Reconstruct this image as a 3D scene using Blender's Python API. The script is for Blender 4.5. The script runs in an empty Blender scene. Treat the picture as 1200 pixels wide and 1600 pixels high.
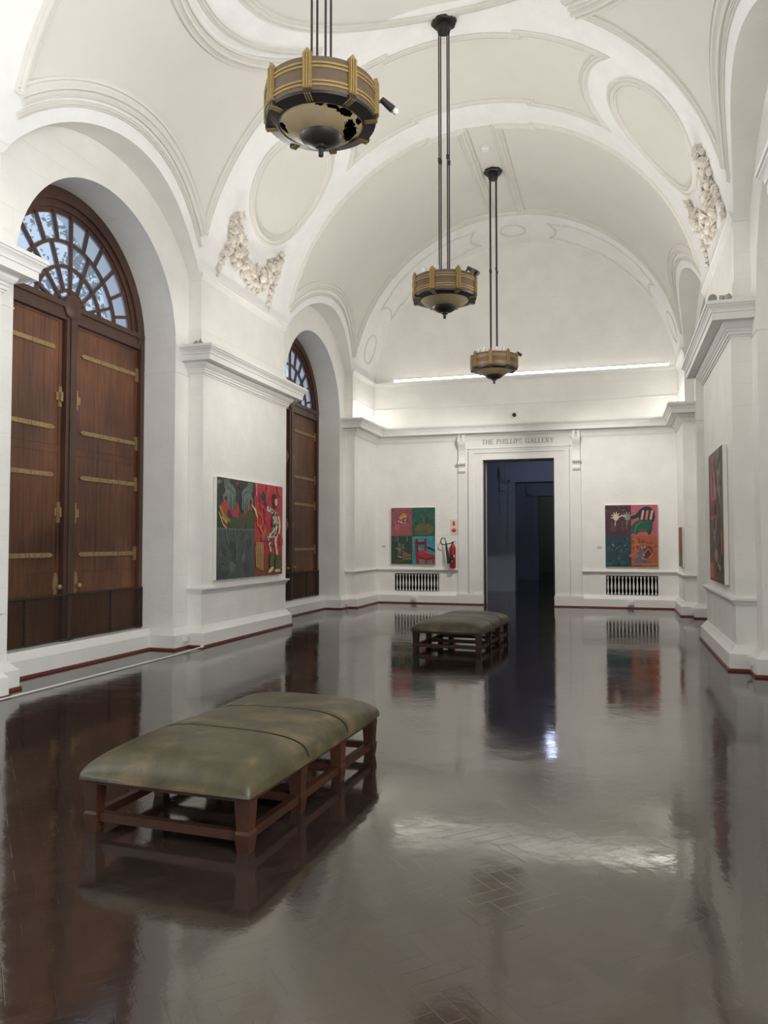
import bpy, math, random
from mathutils import Vector, Matrix
random.seed(7)
PI = math.pi
scene = bpy.context.scene
COL = scene.collection

# ------------------------------------------------------------------ helpers
class MB:
    def __init__(s): s.v=[]; s.f=[]; s.m=[]
    def add(s, vs, fs, m=0):
        b=len(s.v); s.v+= [tuple(p) for p in vs]
        for f in fs: s.f.append(tuple(i+b for i in f)); s.m.append(m)
    def box(s,x0,x1,y0,y1,z0,z1,m=0):
        s.add([(x0,y0,z0),(x1,y0,z0),(x1,y1,z0),(x0,y1,z0),(x0,y0,z1),(x1,y0,z1),(x1,y1,z1),(x0,y1,z1)],
              [(0,3,2,1),(4,5,6,7),(0,1,5,4),(1,2,6,5),(2,3,7,6),(3,0,4,7)],m)
    def quad(s,a,b,c,d,m=0): s.add([a,b,c,d],[(0,1,2,3)],m)
    def taper(s,cx,cy,z0,w0,z1,w1,m=0,d0=None,d1=None):
        d0=w0 if d0 is None else d0; d1=w1 if d1 is None else d1
        p=[]
        for z,w,d in ((z0,w0,d0),(z1,w1,d1)):
            p+=[(cx-w/2,cy-d/2,z),(cx+w/2,cy-d/2,z),(cx+w/2,cy+d/2,z),(cx-w/2,cy+d/2,z)]
        s.add(p,[(0,3,2,1),(4,5,6,7),(0,1,5,4),(1,2,6,5),(2,3,7,6),(3,0,4,7)],m)
    def lathe(s,prof,n=32,c=(0,0,0),m=0,axis='z',cap=True):
        b=[]; fs=[]; k=len(prof)
        for i in range(n):
            a=2*PI*i/n
            for r,z in prof:
                if axis=='z': b.append((c[0]+r*math.cos(a),c[1]+r*math.sin(a),c[2]+z))
                elif axis=='y': b.append((c[0]+r*math.cos(a),c[1]+z,c[2]+r*math.sin(a)))
                else: b.append((c[0]+z,c[1]+r*math.cos(a),c[2]+r*math.sin(a)))
        for i in range(n):
            j=(i+1)%n
            for q in range(k-1): fs.append((i*k+q,j*k+q,j*k+q+1,i*k+q+1))
        if cap:
            fs.append(tuple(i*k for i in range(n))[::-1]); fs.append(tuple(i*k+k-1 for i in range(n)))
        s.add(b,fs,m)
    def tube(s,pts,r,n=8,m=0,cap=True):
        pts=[Vector(p) for p in pts]; rings=[]
        rr=r if isinstance(r,(list,tuple)) else [r]*len(pts)
        prev=None
        for i,p in enumerate(pts):
            t=(pts[min(i+1,len(pts)-1)]-pts[max(i-1,0)]).normalized()
            if prev is None:
                u=t.orthogonal().normalized()
            else:
                u=(prev-t*prev.dot(t))
                u=u.normalized() if u.length>1e-6 else t.orthogonal().normalized()
            prev=u; w=t.cross(u)
            rings.append([p+(u*math.cos(2*PI*k/n)+w*math.sin(2*PI*k/n))*rr[i] for k in range(n)])
        vs=[q for R_ in rings for q in R_]; fs=[]
        for i in range(len(pts)-1):
            for k in range(n):
                l=(k+1)%n; fs.append((i*n+k,i*n+l,(i+1)*n+l,(i+1)*n+k))
        if cap: fs.append(tuple(range(n))[::-1]); fs.append(tuple((len(pts)-1)*n+k for k in range(n)))
        s.add(vs,fs,m)
    def sweep(s,path,prof,fn,closed=False,m=0,capends=True):
        """path in a 2D plane, profile (offset to the left of travel, height); fn(x,y,h)->3D"""
        n=len(path); P=[Vector(p) for p in path]; rows=[]
        for i in range(n):
            a=P[i]-P[i-1] if (i>0 or closed) else None
            b=P[(i+1)%n]-P[i] if (i<n-1 or closed) else None
            if a is None: a=b
            if b is None: b=a
            a=a.normalized(); b=b.normalized()
            na=Vector((-a.y,a.x)); nb=Vector((-b.y,b.x)); mm=na+nb
            if mm.length<1e-5: mm=na.copy()
            mm.normalize(); mm=mm/max(.35,mm.dot(na))
            rows.append([fn(P[i].x+mm.x*o,P[i].y+mm.y*o,h) for o,h in prof])
        k=len(prof); vs=[q for r in rows for q in r]; fs=[]
        for i in range(n if closed else n-1):
            j=(i+1)%n
            for q in range(k-1): fs.append((i*k+q,i*k+q+1,j*k+q+1,j*k+q))
        if capends and not closed:
            fs.append(tuple(range(k))); fs.append(tuple((n-1)*k+q for q in range(k))[::-1])
        s.add(vs,fs,m)
    def poly3(s,pts,fn,h0,h1,m=0):
        """prism from 2D polygon via fn(a,b,h)"""
        n=len(pts)
        vs=[fn(a,b,h0) for a,b in pts]+[fn(a,b,h1) for a,b in pts]
        fs=[tuple(range(n,2*n)),tuple(range(n))[::-1]]
        for i in range(n):
            j=(i+1)%n; fs.append((i,j,n+j,n+i))
        s.add(vs,fs,m)
    def blob(s,c,r,seed=0,m=0,n=8,k=5,sq=(1,1,1),rough=.12):
        rnd=random.Random(seed); vs=[]; fs=[]
        vs.append((c[0],c[1],c[2]+r*sq[2]))
        for i in range(1,k):
            th=PI*i/k
            for j in range(n):
                ph=2*PI*j/n; q=r*(1+rnd.uniform(-rough,rough))
                vs.append((c[0]+q*sq[0]*math.sin(th)*math.cos(ph),c[1]+q*sq[1]*math.sin(th)*math.sin(ph),c[2]+q*sq[2]*math.cos(th)))
        vs.append((c[0],c[1],c[2]-r*sq[2])); L=len(vs)-1
        for j in range(n):
            l=(j+1)%n
            fs.append((0,1+j,1+l)); fs.append((L,1+(k-2)*n+l,1+(k-2)*n+j))
            for i in range(k-2): fs.append((1+i*n+j,1+(i+1)*n+j,1+(i+1)*n+l,1+i*n+l))
        s.add(vs,fs,m)
    def build(s,name,mats,parent=None,smooth=True,angle=35,loc=(0,0,0)):
        me=bpy.data.meshes.new(name); me.from_pydata(s.v,[],s.f)
        if not isinstance(mats,(list,tuple)): mats=[mats]
        for x in mats: me.materials.append(x)
        me.polygons.foreach_set('material_index',s.m)
        import bmesh
        bm=bmesh.new(); bm.from_mesh(me); bmesh.ops.recalc_face_normals(bm,faces=bm.faces); bm.to_mesh(me); bm.free()
        if smooth:
            me.polygons.foreach_set('use_smooth',[True]*len(me.polygons)); me.set_sharp_from_angle(angle=math.radians(angle))
        me.update()
        o=bpy.data.objects.new(name,me); COL.objects.link(o); o.location=loc
        if parent: o.parent=parent
        return o

def thing(name,label,cat,loc=(0,0,0),rz=0,group=None):
    o=bpy.data.objects.new(name,None); COL.objects.link(o); o.location=loc; o.rotation_euler=(0,0,rz)
    o.empty_display_size=.1; o['label']=label; o['category']=cat
    if group: o['group']=group
    return o
def tag(o,label,cat,group=None,kind=None):
    o['label']=label; o['category']=cat
    if group: o['group']=group
    if kind: o['kind']=kind
    return o
def struct(o): o['kind']='structure'; return o

# ------------------------------------------------------------------ materials
def newmat(name):
    m=bpy.data.materials.new(name); m.use_nodes=True; nt=m.node_tree
    b=nt.nodes['Principled BSDF']; return m,nt,b
def N(nt,t,**kw):
    n=nt.nodes.new(t)
    for k,v in kw.items():
        if k in n.inputs.keys() if hasattr(n.inputs,'keys') else False: n.inputs[k].default_value=v
        else: setattr(n,k,v)
    return n
def simple(name,col,rough=.5,metal=0,spec=.5,var=0,scale=6,bump=0,bscale=30,emit=None,es=1,stretch=None):
    m,nt,b=newmat(name)
    b.inputs['Base Color'].default_value=(*col,1); b.inputs['Roughness'].default_value=rough
    b.inputs['Metallic'].default_value=metal; b.inputs['Specular IOR Level'].default_value=spec
    L=nt.links
    if var or bump:
        tc=nt.nodes.new('ShaderNodeTexCoord'); src=tc.outputs['Object']
        if stretch:
            mp=nt.nodes.new('ShaderNodeMapping'); mp.inputs['Scale'].default_value=stretch; L.new(src,mp.inputs[0]); src=mp.outputs[0]
    if var:
        nz=nt.nodes.new('ShaderNodeTexNoise'); nz.inputs['Scale'].default_value=scale; nz.inputs['Detail'].default_value=6; nz.inputs['Roughness'].default_value=.65
        L.new(src,nz.inputs['Vector'])
        mr=nt.nodes.new('ShaderNodeMapRange'); mr.inputs['From Min'].default_value=.3; mr.inputs['From Max'].default_value=.7
        mr.inputs['To Min'].default_value=1-var; mr.inputs['To Max'].default_value=1+var
        L.new(nz.outputs['Fac'],mr.inputs['Value'])
        mx=nt.nodes.new('ShaderNodeVectorMath'); mx.operation='SCALE'; mx.inputs[0].default_value=col
        L.new(mr.outputs['Result'],mx.inputs['Scale']); L.new(mx.outputs[0],b.inputs['Base Color'])
    if bump:
        n2=nt.nodes.new('ShaderNodeTexNoise'); n2.inputs['Scale'].default_value=bscale; n2.inputs['Detail'].default_value=4
        L.new(src,n2.inputs['Vector'])
        bp=nt.nodes.new('ShaderNodeBump'); bp.inputs['Strength'].default_value=bump; bp.inputs['Distance'].default_value=.01
        L.new(n2.outputs['Fac'],bp.inputs['Height']); L.new(bp.outputs[0],b.inputs['Normal'])
    if emit:
        b.inputs['Emission Color'].default_value=(*emit,1); b.inputs['Emission Strength'].default_value=es
    return m

def wallmat(name,col,vert=(1,2)):
    """painted masonry: faint courses under thick paint"""
    m,nt,b=newmat(name); L=nt.links
    b.inputs['Roughness'].default_value=.55; b.inputs['Specular IOR Level'].default_value=.3
    tc=nt.nodes.new('ShaderNodeTexCoord'); sp=nt.nodes.new('ShaderNodeSeparateXYZ'); L.new(tc.outputs['Object'],sp.inputs[0])
    ad=nt.nodes.new('ShaderNodeMath'); ad.operation='ADD'; L.new(sp.outputs[0],ad.inputs[0]); L.new(sp.outputs[1],ad.inputs[1])
    cb=nt.nodes.new('ShaderNodeCombineXYZ'); L.new(ad.outputs[0],cb.inputs[0]); L.new(sp.outputs[2],cb.inputs[1])
    nz=nt.nodes.new('ShaderNodeTexNoise'); nz.inputs['Scale'].default_value=1.3; nz.inputs['Detail'].default_value=3; L.new(cb.outputs[0],nz.inputs['Vector'])
    sc=nt.nodes.new('ShaderNodeVectorMath'); sc.operation='SCALE'; sc.inputs['Scale'].default_value=.05; L.new(nz.outputs['Color'],sc.inputs[0])
    av=nt.nodes.new('ShaderNodeVectorMath'); av.operation='ADD'; L.new(cb.outputs[0],av.inputs[0]); L.new(sc.outputs[0],av.inputs[1])
    br=nt.nodes.new('ShaderNodeTexBrick'); br.inputs['Scale'].default_value=1; br.inputs['Brick Width'].default_value=1.1; br.inputs['Row Height'].default_value=.27
    br.inputs['Mortar Size'].default_value=.006; br.inputs['Mortar Smooth'].default_value=.6; L.new(av.outputs[0],br.inputs['Vector'])
    n2=nt.nodes.new('ShaderNodeTexNoise'); n2.inputs['Scale'].default_value=14; n2.inputs['Detail'].default_value=5; L.new(tc.outputs['Object'],n2.inputs['Vector'])
    n3=nt.nodes.new('ShaderNodeTexNoise'); n3.inputs['Scale'].default_value=2.2; n3.inputs['Detail'].default_value=2; L.new(tc.outputs['Object'],n3.inputs['Vector'])
    mr=nt.nodes.new('ShaderNodeMapRange'); mr.inputs['From Min'].default_value=.42; mr.inputs['From Max'].default_value=.62; L.new(n3.outputs['Fac'],mr.inputs['Value'])
    mm=nt.nodes.new('ShaderNodeMath'); mm.operation='MULTIPLY'; L.new(br.outputs['Fac'],mm.inputs[0]); L.new(mr.outputs[0],mm.inputs[1])
    m2=nt.nodes.new('ShaderNodeMath'); m2.operation='MULTIPLY_ADD'; m2.inputs[1].default_value=-.7; L.new(mm.outputs[0],m2.inputs[0]); L.new(n2.outputs['Fac'],m2.inputs[2])
    bp=nt.nodes.new('ShaderNodeBump'); bp.inputs['Strength'].default_value=.6; bp.inputs['Distance'].default_value=.008
    L.new(m2.outputs[0],bp.inputs['Height']); L.new(bp.outputs[0],b.inputs['Normal'])
    cr=nt.nodes.new('ShaderNodeMapRange'); cr.inputs['From Min'].default_value=.3; cr.inputs['From Max'].default_value=.7; cr.inputs['To Min'].default_value=.96; cr.inputs['To Max'].default_value=1.03
    L.new(n3.outputs['Fac'],cr.inputs['Value'])
    cs=nt.nodes.new('ShaderNodeVectorMath'); cs.operation='SCALE'; cs.inputs[0].default_value=col; L.new(cr.outputs[0],cs.inputs['Scale']); L.new(cs.outputs[0],b.inputs['Base Color'])
    return m

M_wall=wallmat('painted_masonry',(.85,.835,.795))
M_white=simple('white_plaster',(.87,.865,.855),.6,spec=.25,var=.045,scale=2.5,bump=.12,bscale=9)
M_cream=simple('cream_plaster',(.72,.70,.655),.65,spec=.2,var=.02,scale=1.5,bump=.05,bscale=5)
M_mold=simple('white_moulding_paint',(.81,.80,.77),.5,spec=.3,var=.03,scale=3)
M_moldv=simple('vault_moulding_plaster',(.73,.71,.665),.6,spec=.2,var=.03,scale=4)
M_garland=simple('old_ivory_plaster',(.70,.65,.58),.75,spec=.15,var=.22,scale=9,bump=.6,bscale=45)
M_red=simple('red_tile_skirting',(.17,.038,.028),.35,var=.25,scale=20)
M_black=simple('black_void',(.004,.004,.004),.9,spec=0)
M_darkmetal=simple('dark_bronze',(.022,.018,.017),.42,metal=.4,var=.2,scale=20)
M_rod=simple('bronze_rod',(.035,.022,.026),.4,metal=.3)
M_drum=simple('brown_enamel',(.105,.070,.048),.45,metal=.25,var=.12,scale=15)
M_gold=simple('dull_gold',(.27,.185,.065),.45,metal=.4,var=.15,scale=30)
M_shade=simple('beige_glass_shade',(.215,.168,.095),.45,var=.1,scale=6)
M_bulb=simple('white_bulb',(.62,.62,.61),.25)
M_spot=simple('black_spotlight',(.02,.019,.02),.45)
M_brass=simple('aged_brass',(.34,.24,.115),.42,metal=.55,var=.3,scale=18)
M_iron=simple('dark_iron_mesh',(.045,.035,.03),.55,metal=.3)
M_canvas=simple('raw_canvas_edge',(.78,.75,.69),.8)
M_sock=simple('white_plastic',(.80,.79,.76),.4)
M_cord=simple('white_cord',(.75,.73,.69),.6)
M_extred=simple('extinguisher_red',(.32,.012,.022),.28)
M_rubber=simple('black_rubber',(.012,.012,.013),.5)
M_pipe=simple('dark_seam_leather',(.012,.011,.007),.85,spec=.15)
M_letter=simple('grey_gilt_lettering',(.30,.265,.20),.5)
M_led=simple('led_tube',(1,1,1),.5,emit=(1.0,.97,.915),es=1)
M_foliage=simple('leaf_green',(.09,.15,.08),.5,var=.4,scale=1)
M_bark=simple('bark',(.06,.045,.035),.8)
M_dim=simple('grey_blue_paint',(.42,.44,.50),.6)
M_dark=simple('dark_timber_lining',(.035,.014,.01),.4)

def woodmat(name,c1,c2,rough=.42,sc=(22,22,1.6),spec=.5):
    m,nt,b=newmat(name); L=nt.links
    tc=nt.nodes.new('ShaderNodeTexCoord'); mp=nt.nodes.new('ShaderNodeMapping'); mp.inputs['Scale'].default_value=sc; L.new(tc.outputs['Object'],mp.inputs[0])
    n1=nt.nodes.new('ShaderNodeTexNoise'); n1.inputs['Scale'].default_value=1; n1.inputs['Detail'].default_value=8; n1.inputs['Roughness'].default_value=.7; n1.inputs['Distortion'].default_value=.6; L.new(mp.outputs[0],n1.inputs['Vector'])
    n2=nt.nodes.new('ShaderNodeTexNoise'); n2.inputs['Scale'].default_value=.9; n2.inputs['Detail'].default_value=2; L.new(tc.outputs['Object'],n2.inputs['Vector'])
    mx=nt.nodes.new('ShaderNodeMath'); mx.operation='MULTIPLY_ADD'; mx.inputs[1].default_value=.55; L.new(n2.outputs['Fac'],mx.inputs[0])
    mx2=nt.nodes.new('ShaderNodeMath'); mx2.operation='MULTIPLY'; mx2.inputs[1].default_value=.5; L.new(n1.outputs['Fac'],mx2.inputs[0]); L.new(mx2.outputs[0],mx.inputs[2])
    cr=nt.nodes.new('ShaderNodeValToRGB'); cr.color_ramp.elements[0].position=.38; cr.color_ramp.elements[0].color=(*c1,1); cr.color_ramp.elements[1].position=.68; cr.color_ramp.elements[1].color=(*c2,1)
    L.new(mx.outputs[0],cr.inputs[0]); L.new(cr.outputs[0],b.inputs['Base Color'])
    b.inputs['Roughness'].default_value=rough; b.inputs['Specular IOR Level'].default_value=spec
    bp=nt.nodes.new('ShaderNodeBump'); bp.inputs['Strength'].default_value=.15; bp.inputs['Distance'].default_value=.003; L.new(n1.outputs['Fac'],bp.inputs['Height']); L.new(bp.outputs[0],b.inputs['Normal'])
    return m
M_leaf=woodmat('red_brown_door_timber',(.040,.013,.007),(.21,.080,.034))
M_frame=woodmat('dark_brown_frame_timber',(.045,.020,.013),(.10,.045,.028),.4)
M_bench=woodmat('mahogany_bench_timber',(.016,.0044,.0016),(.048,.0135,.0045),.5,sc=(9,3,9),spec=.35)

def leather():
    m,nt,b=newmat('worn_olive_leather'); L=nt.links
    tc=nt.nodes.new('ShaderNodeTexCoord')
    n1=nt.nodes.new('ShaderNodeTexNoise'); n1.inputs['Scale'].default_value=4.5; n1.inputs['Detail'].default_value=7; n1.inputs['Roughness'].default_value=.62; n1.inputs['Distortion'].default_value=.4; L.new(tc.outputs['Object'],n1.inputs['Vector'])
    cr=nt.nodes.new('ShaderNodeValToRGB'); e=cr.color_ramp.elements
    e[0].position=.32; e[0].color=(.030,.024,.010,1); e[1].position=.72; e[1].color=(.125,.085,.036,1)
    x=e.new(.52); x.color=(.050,.041,.018,1)
    L.new(n1.outputs['Fac'],cr.inputs[0]); L.new(cr.outputs[0],b.inputs['Base Color'])
    n2=nt.nodes.new('ShaderNodeTexNoise'); n2.inputs['Scale'].default_value=3; n2.inputs['Detail'].default_value=4; L.new(tc.outputs['Object'],n2.inputs['Vector'])
    mr=nt.nodes.new('ShaderNodeMapRange'); mr.inputs['To Min'].default_value=.34; mr.inputs['To Max'].default_value=.55; b.inputs['Specular IOR Level'].default_value=.4; L.new(n2.outputs['Fac'],mr.inputs['Value']); L.new(mr.outputs[0],b.inputs['Roughness'])
    n3=nt.nodes.new('ShaderNodeTexNoise'); n3.inputs['Scale'].default_value=7; n3.inputs['Detail'].default_value=5; L.new(tc.outputs['Object'],n3.inputs['Vector'])
    bp=nt.nodes.new('ShaderNodeBump'); bp.inputs['Strength'].default_value=.3; bp.inputs['Distance'].default_value=.02; L.new(n3.outputs['Fac'],bp.inputs['Height']); L.new(bp.outputs[0],b.inputs['Normal'])
    return m
M_leather=leather()

def floormat():
    m,nt,b=newmat('waxed_herringbone_blocks'); L=nt.links
    def mth(op,a,c=None,d=None):
        n=nt.nodes.new('ShaderNodeMath'); n.operation=op
        for i,v in enumerate((a,c,d)):
            if v is None: continue
            if isinstance(v,(int,float)): n.inputs[i].default_value=v
            else: L.new(v,n.inputs[i])
        return n.outputs[0]
    tc=nt.nodes.new('ShaderNodeTexCoord'); mp=nt.nodes.new('ShaderNodeMapping'); W=.078
    mp.inputs['Scale'].default_value=(1/W,1/W,1); mp.inputs['Rotation'].default_value=(0,0,PI/4); L.new(tc.outputs['Object'],mp.inputs[0])
    sp=nt.nodes.new('ShaderNodeSeparateXYZ'); L.new(mp.outputs[0],sp.inputs[0]); x,y=sp.outputs[0],sp.outputs[1]
    n=3
    i=mth('FLOOR',x); j=mth('FLOOR',y); fx=mth('SUBTRACT',x,i); fy=mth('SUBTRACT',y,j)
    mm=mth('FLOORED_MODULO',mth('SUBTRACT',i,j),2*n)
    hz=mth('LESS_THAN',mm,n-.5)
    al=mth('SUBTRACT',2*n-1,mm)
    def sel(a,c): # hz? a : c
        return mth('ADD',mth('MULTIPLY',a,hz),mth('MULTIPLY',c,mth('SUBTRACT',1,hz)))
    lx=sel(mth('ADD',mm,fx),mth('ADD',al,fy)); ly=sel(fy,fx)
    ix=sel(mth('SUBTRACT',i,mm),i); iy=sel(j,mth('SUBTRACT',j,al))
    ed=mth('MINIMUM',mth('MINIMUM',lx,mth('SUBTRACT',n,lx)),mth('MINIMUM',ly,mth('SUBTRACT',1,ly)))
    cb=nt.nodes.new('ShaderNodeCombineXYZ'); L.new(ix,cb.inputs[0]); L.new(iy,cb.inputs[1]); L.new(hz,cb.inputs[2])
    wn=nt.nodes.new('ShaderNodeTexWhiteNoise'); wn.noise_dimensions='3D'; L.new(cb.outputs[0],wn.inputs['Vector'])
    groove=nt.nodes.new('ShaderNodeMapRange'); groove.inputs['From Min'].default_value=0; groove.inputs['From Max'].default_value=.035; L.new(ed,groove.inputs['Value'])
    # grooves filled with wax in places
    nz=nt.nodes.new('ShaderNodeTexNoise'); nz.inputs['Scale'].default_value=.9; nz.inputs['Detail'].default_value=5; nz.inputs['Roughness'].default_value=.6; L.new(tc.outputs['Object'],nz.inputs['Vector'])
    nf=nt.nodes.new('ShaderNodeTexNoise'); nf.inputs['Scale'].default_value=5; nf.inputs['Detail'].default_value=5; L.new(tc.outputs['Object'],nf.inputs['Vector'])
    cr=nt.nodes.new('ShaderNodeMixRGB'); cr.inputs[1].default_value=(.015,.0098,.0078,1); cr.inputs[2].default_value=(.027,.0175,.0138,1)
    L.new(mth('ADD',mth('MULTIPLY',wn.outputs['Value'],.6),mth('MULTIPLY',nf.outputs['Fac'],.4)),cr.inputs[0])
    c2=nt.nodes.new('ShaderNodeMixRGB'); c2.inputs[1].default_value=(.012,.008,.007,1); L.new(cr.outputs[0],c2.inputs[2])
    gm=nt.nodes.new('ShaderNodeMapRange'); gm.inputs['From Min'].default_value=.47; gm.inputs['From Max'].default_value=.62; L.new(nz.outputs['Fac'],gm.inputs['Value'])
    wear=mth('ADD',.12,mth('MULTIPLY',gm.outputs[0],.75))
    gv=mth('SUBTRACT',1,mth('MULTIPLY',mth('SUBTRACT',1,groove.outputs[0]),wear)); L.new(gv,c2.inputs[0])
    L.new(c2.outputs[0],b.inputs['Base Color'])
    # tilt of each block + fine ripple
    sepc=nt.nodes.new('ShaderNodeSeparateColor'); L.new(wn.outputs['Color'],sepc.inputs[0])
    tx=mth('MULTIPLY',mth('SUBTRACT',sepc.outputs[0],.5),mth('SUBTRACT',lx,1.5)); ty=mth('MULTIPLY',mth('SUBTRACT',sepc.outputs[1],.5),mth('SUBTRACT',ly,.5))
    tilt=mth('ADD',tx,ty)
    h=mth('ADD',mth('MULTIPLY',tilt,.0005),mth('MULTIPLY',gv,.00035))
    h=mth('ADD',h,mth('MULTIPLY',nf.outputs['Fac'],.0022))
    bp=nt.nodes.new('ShaderNodeBump'); bp.inputs['Strength'].default_value=.55; bp.inputs['Distance'].default_value=1.0; L.new(h,bp.inputs['Height']); L.new(bp.outputs[0],b.inputs['Normal'])
    rr=nt.nodes.new('ShaderNodeMapRange'); rr.inputs['From Min'].default_value=.35; rr.inputs['From Max'].default_value=.7; rr.inputs['To Min'].default_value=.05; rr.inputs['To Max'].default_value=.15
    L.new(nz.outputs['Fac'],rr.inputs['Value']); L.new(rr.outputs[0],b.inputs['Roughness'])
    b.inputs['IOR'].default_value=2.12; b.inputs['Specular Tint'].default_value=(1,.95,.88,1)
    return m
M_floor=floormat()

def glassmat():
    m=bpy.data.materials.new('dusty_window_glass'); m.use_nodes=True; nt=m.node_tree; nt.nodes.clear(); L=nt.links
    o=nt.nodes.new('ShaderNodeOutputMaterial'); t=nt.nodes.new('ShaderNodeBsdfTransparent'); t.inputs[0].default_value=(.86,.91,.97,1)
    g=nt.nodes.new('ShaderNodeBsdfGlossy'); g.inputs['Roughness'].default_value=.05
    d=nt.nodes.new('ShaderNodeBsdfTranslucent'); d.inputs[0].default_value=(.75,.82,.95,1)
    fr=nt.nodes.new('ShaderNodeValue'); fr.outputs[0].default_value=.06
    m1=nt.nodes.new('ShaderNodeMixShader'); m1.inputs[0].default_value=.16; L.new(t.outputs[0],m1.inputs[1]); L.new(d.outputs[0],m1.inputs[2])
    m2=nt.nodes.new('ShaderNodeMixShader'); L.new(fr.outputs[0],m2.inputs[0]); L.new(m1.outputs[0],m2.inputs[1]); L.new(g.outputs[0],m2.inputs[2]); L.new(m2.outputs[0],o.inputs[0])
    return m
M_glass=glassmat()

# ------------------------------------------------------------------ hall dimensions (metres)
PF=3.64      # pier face
AT=3.69      # attic face above the cornice
WB=3.87      # wall face inside the arched recesses
TH=4.28      # plinth under the doors
DP=4.42      # door frame plane
OUT=5.0
R,ZC=3.70,5.25           # barrel vault
AR,AZ=2.40,4.14          # recess arches
DR,DZ=1.58,4.45          # door arches
HB=1.98
BAYS=[1.2,8.2,15.2]
PIERS=[(-2.52,-.78),(3.18,6.22),(10.18,13.22),(17.18,18.92)]
Y0,Y1=-2.52,18.92
SPR=5.5
def archz(dy): return AZ+math.sqrt(AR*AR-dy*dy)

# ---- side walls
def side_wall(s,name):
    b=MB()
    def q(pts,m=0): b.add([(s*u,y,z) for u,y,z in pts],[tuple(range(len(pts)))],m)
    for a,c in PIERS:
        q([(PF,a,0),(PF,c,0),(PF,c,4.3),(PF,a,4.3)])
        q([(PF,a,4.3),(PF,c,4.3),(AT,c,4.3),(AT,a,4.3)])
        q([(AT,a,4.3),(AT,c,4.3),(AT,c,SPR+.03),(AT,a,SPR+.03)])
        for y in (a,c):
            q([(PF,y,0),(WB,y,0),(WB,y,4.3),(PF,y,4.3)]); q([(AT-.002,y,4.3),(WB,y,4.3),(WB,y,SPR+.02),(AT-.002,y,SPR+.02)])
        # attic plinth
    n=48
    for yc in BAYS:
        dys=sorted(set([-HB+2*HB*i/n for i in range(n+1)]+[-DR,DR]))
        for d0,d1 in zip(dys,dys[1:]):
            mid=(d0+d1)/2
            if abs(mid)<DR:
                z0=DZ+math.sqrt(max(0,DR*DR-d0*d0)); z1=DZ+math.sqrt(max(0,DR*DR-d1*d1))
            else: z0=z1=0
            q([(WB,yc+d0,z0),(WB,yc+d1,z1),(WB,yc+d1,archz(d1)),(WB,yc+d0,archz(d0))])
            # soffit of the recess arch, out to the curved vault face
            ub=lambda z: math.sqrt(R*R-(z-ZC)**2)
            q([(ub(archz(d0)),yc+d0,archz(d0)),(ub(archz(d1)),yc+d1,archz(d1)),(WB,yc+d1,archz(d1)),(WB,yc+d0,archz(d0))])
        for e in (-1,1):
            q([(WB,yc+e*DR,0),(OUT,yc+e*DR,0),(OUT,yc+e*DR,DZ),(WB,yc+e*DR,DZ)])
        k=40
        for i in range(k):
            a0=PI*i/k; a1=PI*(i+1)/k
            q([(WB,yc+DR*math.cos(a0),DZ+DR*math.sin(a0)),(WB,yc+DR*math.cos(a1),DZ+DR*math.sin(a1)),(OUT,yc+DR*math.cos(a1),DZ+DR*math.sin(a1)),(OUT,yc+DR*math.cos(a0),DZ+DR*math.sin(a0))])
        b.add([(s*TH,yc-DR,0),(s*OUT,yc-DR,0),(s*OUT,yc+DR,0),(s*TH,yc+DR,0),(s*TH,yc-DR,.30),(s*OUT,yc-DR,.30),(s*OUT,yc+DR,.30),(s*TH,yc+DR,.30)],[(4,5,6,7),(0,1,5,4),(3,0,4,7)])
        if s>0 and yc>5:   # blind recess
            q([(DP+.05,yc-DR,.2),(DP+.05,yc+DR,.2),(DP+.05,yc+DR,DZ+DR),(DP+.05,yc-DR,DZ+DR)])
    return struct(b.build(name,M_wall,smooth=True,angle=20))
side_wall(-1,'wall_left'); side_wall(1,'wall_right')

# ---- end wall with doorway and two grille openings
DW,DH=.865,3.575
VENTS=[(-3.13,-2.0,.31,.74),(2.05,3.19,.31,.745)]
def end_wall():
    b=MB(); xs=sorted({-3.9,3.9,-DW,DW,*[v[0] for v in VENTS],*[v[1] for v in VENTS]}); zs=sorted({0,DH,4.93,5.66,.31,.74,.745})
    for x0,x1 in zip(xs,xs[1:]):
        for z0,z1 in zip(zs,zs[1:]):
            cx,cz=(x0+x1)/2,(z0+z1)/2
            if abs(cx)<DW and cz<DH: continue
            if any(v[0]<cx<v[1] and v[2]<cz<v[3] for v in VENTS): continue
            b.quad((x0,Y1,z0),(x1,Y1,z0),(x1,Y1,z1),(x0,Y1,z1))
    # attic: lower band stands slightly proud
    b.box(-3.7,3.7,Y1-.025,Y1+.01,4.4,4.95)
    # lunette
    n=48; pts=[(3.9,Y1+.02,5.4)]+[(3.9*math.cos(PI*i/n),Y1+.02,max(5.41,ZC+3.9*math.sin(PI*i/n))) for i in range(n+1)]+[(-3.9,Y1+.02,5.4)]
    b.add(pts,[tuple(range(len(pts)))])
    # doorway jambs through the wall thickness
    T=Y1+.62
    b.quad((-DW,Y1,0),(-DW,T,0),(-DW,T,DH),(-DW,Y1,DH)); b.quad((DW,Y1,0),(DW,T,0),(DW,T,DH),(DW,Y1,DH)); b.quad((-DW,Y1,DH),(DW,Y1,DH),(DW,T,DH),(-DW,T,DH))
    return struct(b.build('wall_end',M_wall))
end_wall()
bk=MB()
pts=[(3.9*math.cos(PI*i/40),Y0,5.2+3.9*math.sin(PI*i/40)) for i in range(41)]
bk.add([(-3.9,Y0,0),(3.9,Y0,0)]+pts,[tuple(range(43))])
struct(bk.build('wall_back',M_wall))

# ---- floor
fb=MB(); fb.box(-4.6,4.6,Y0-.3,41,-.1,0); struct(fb.build('floor',M_floor))

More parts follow.
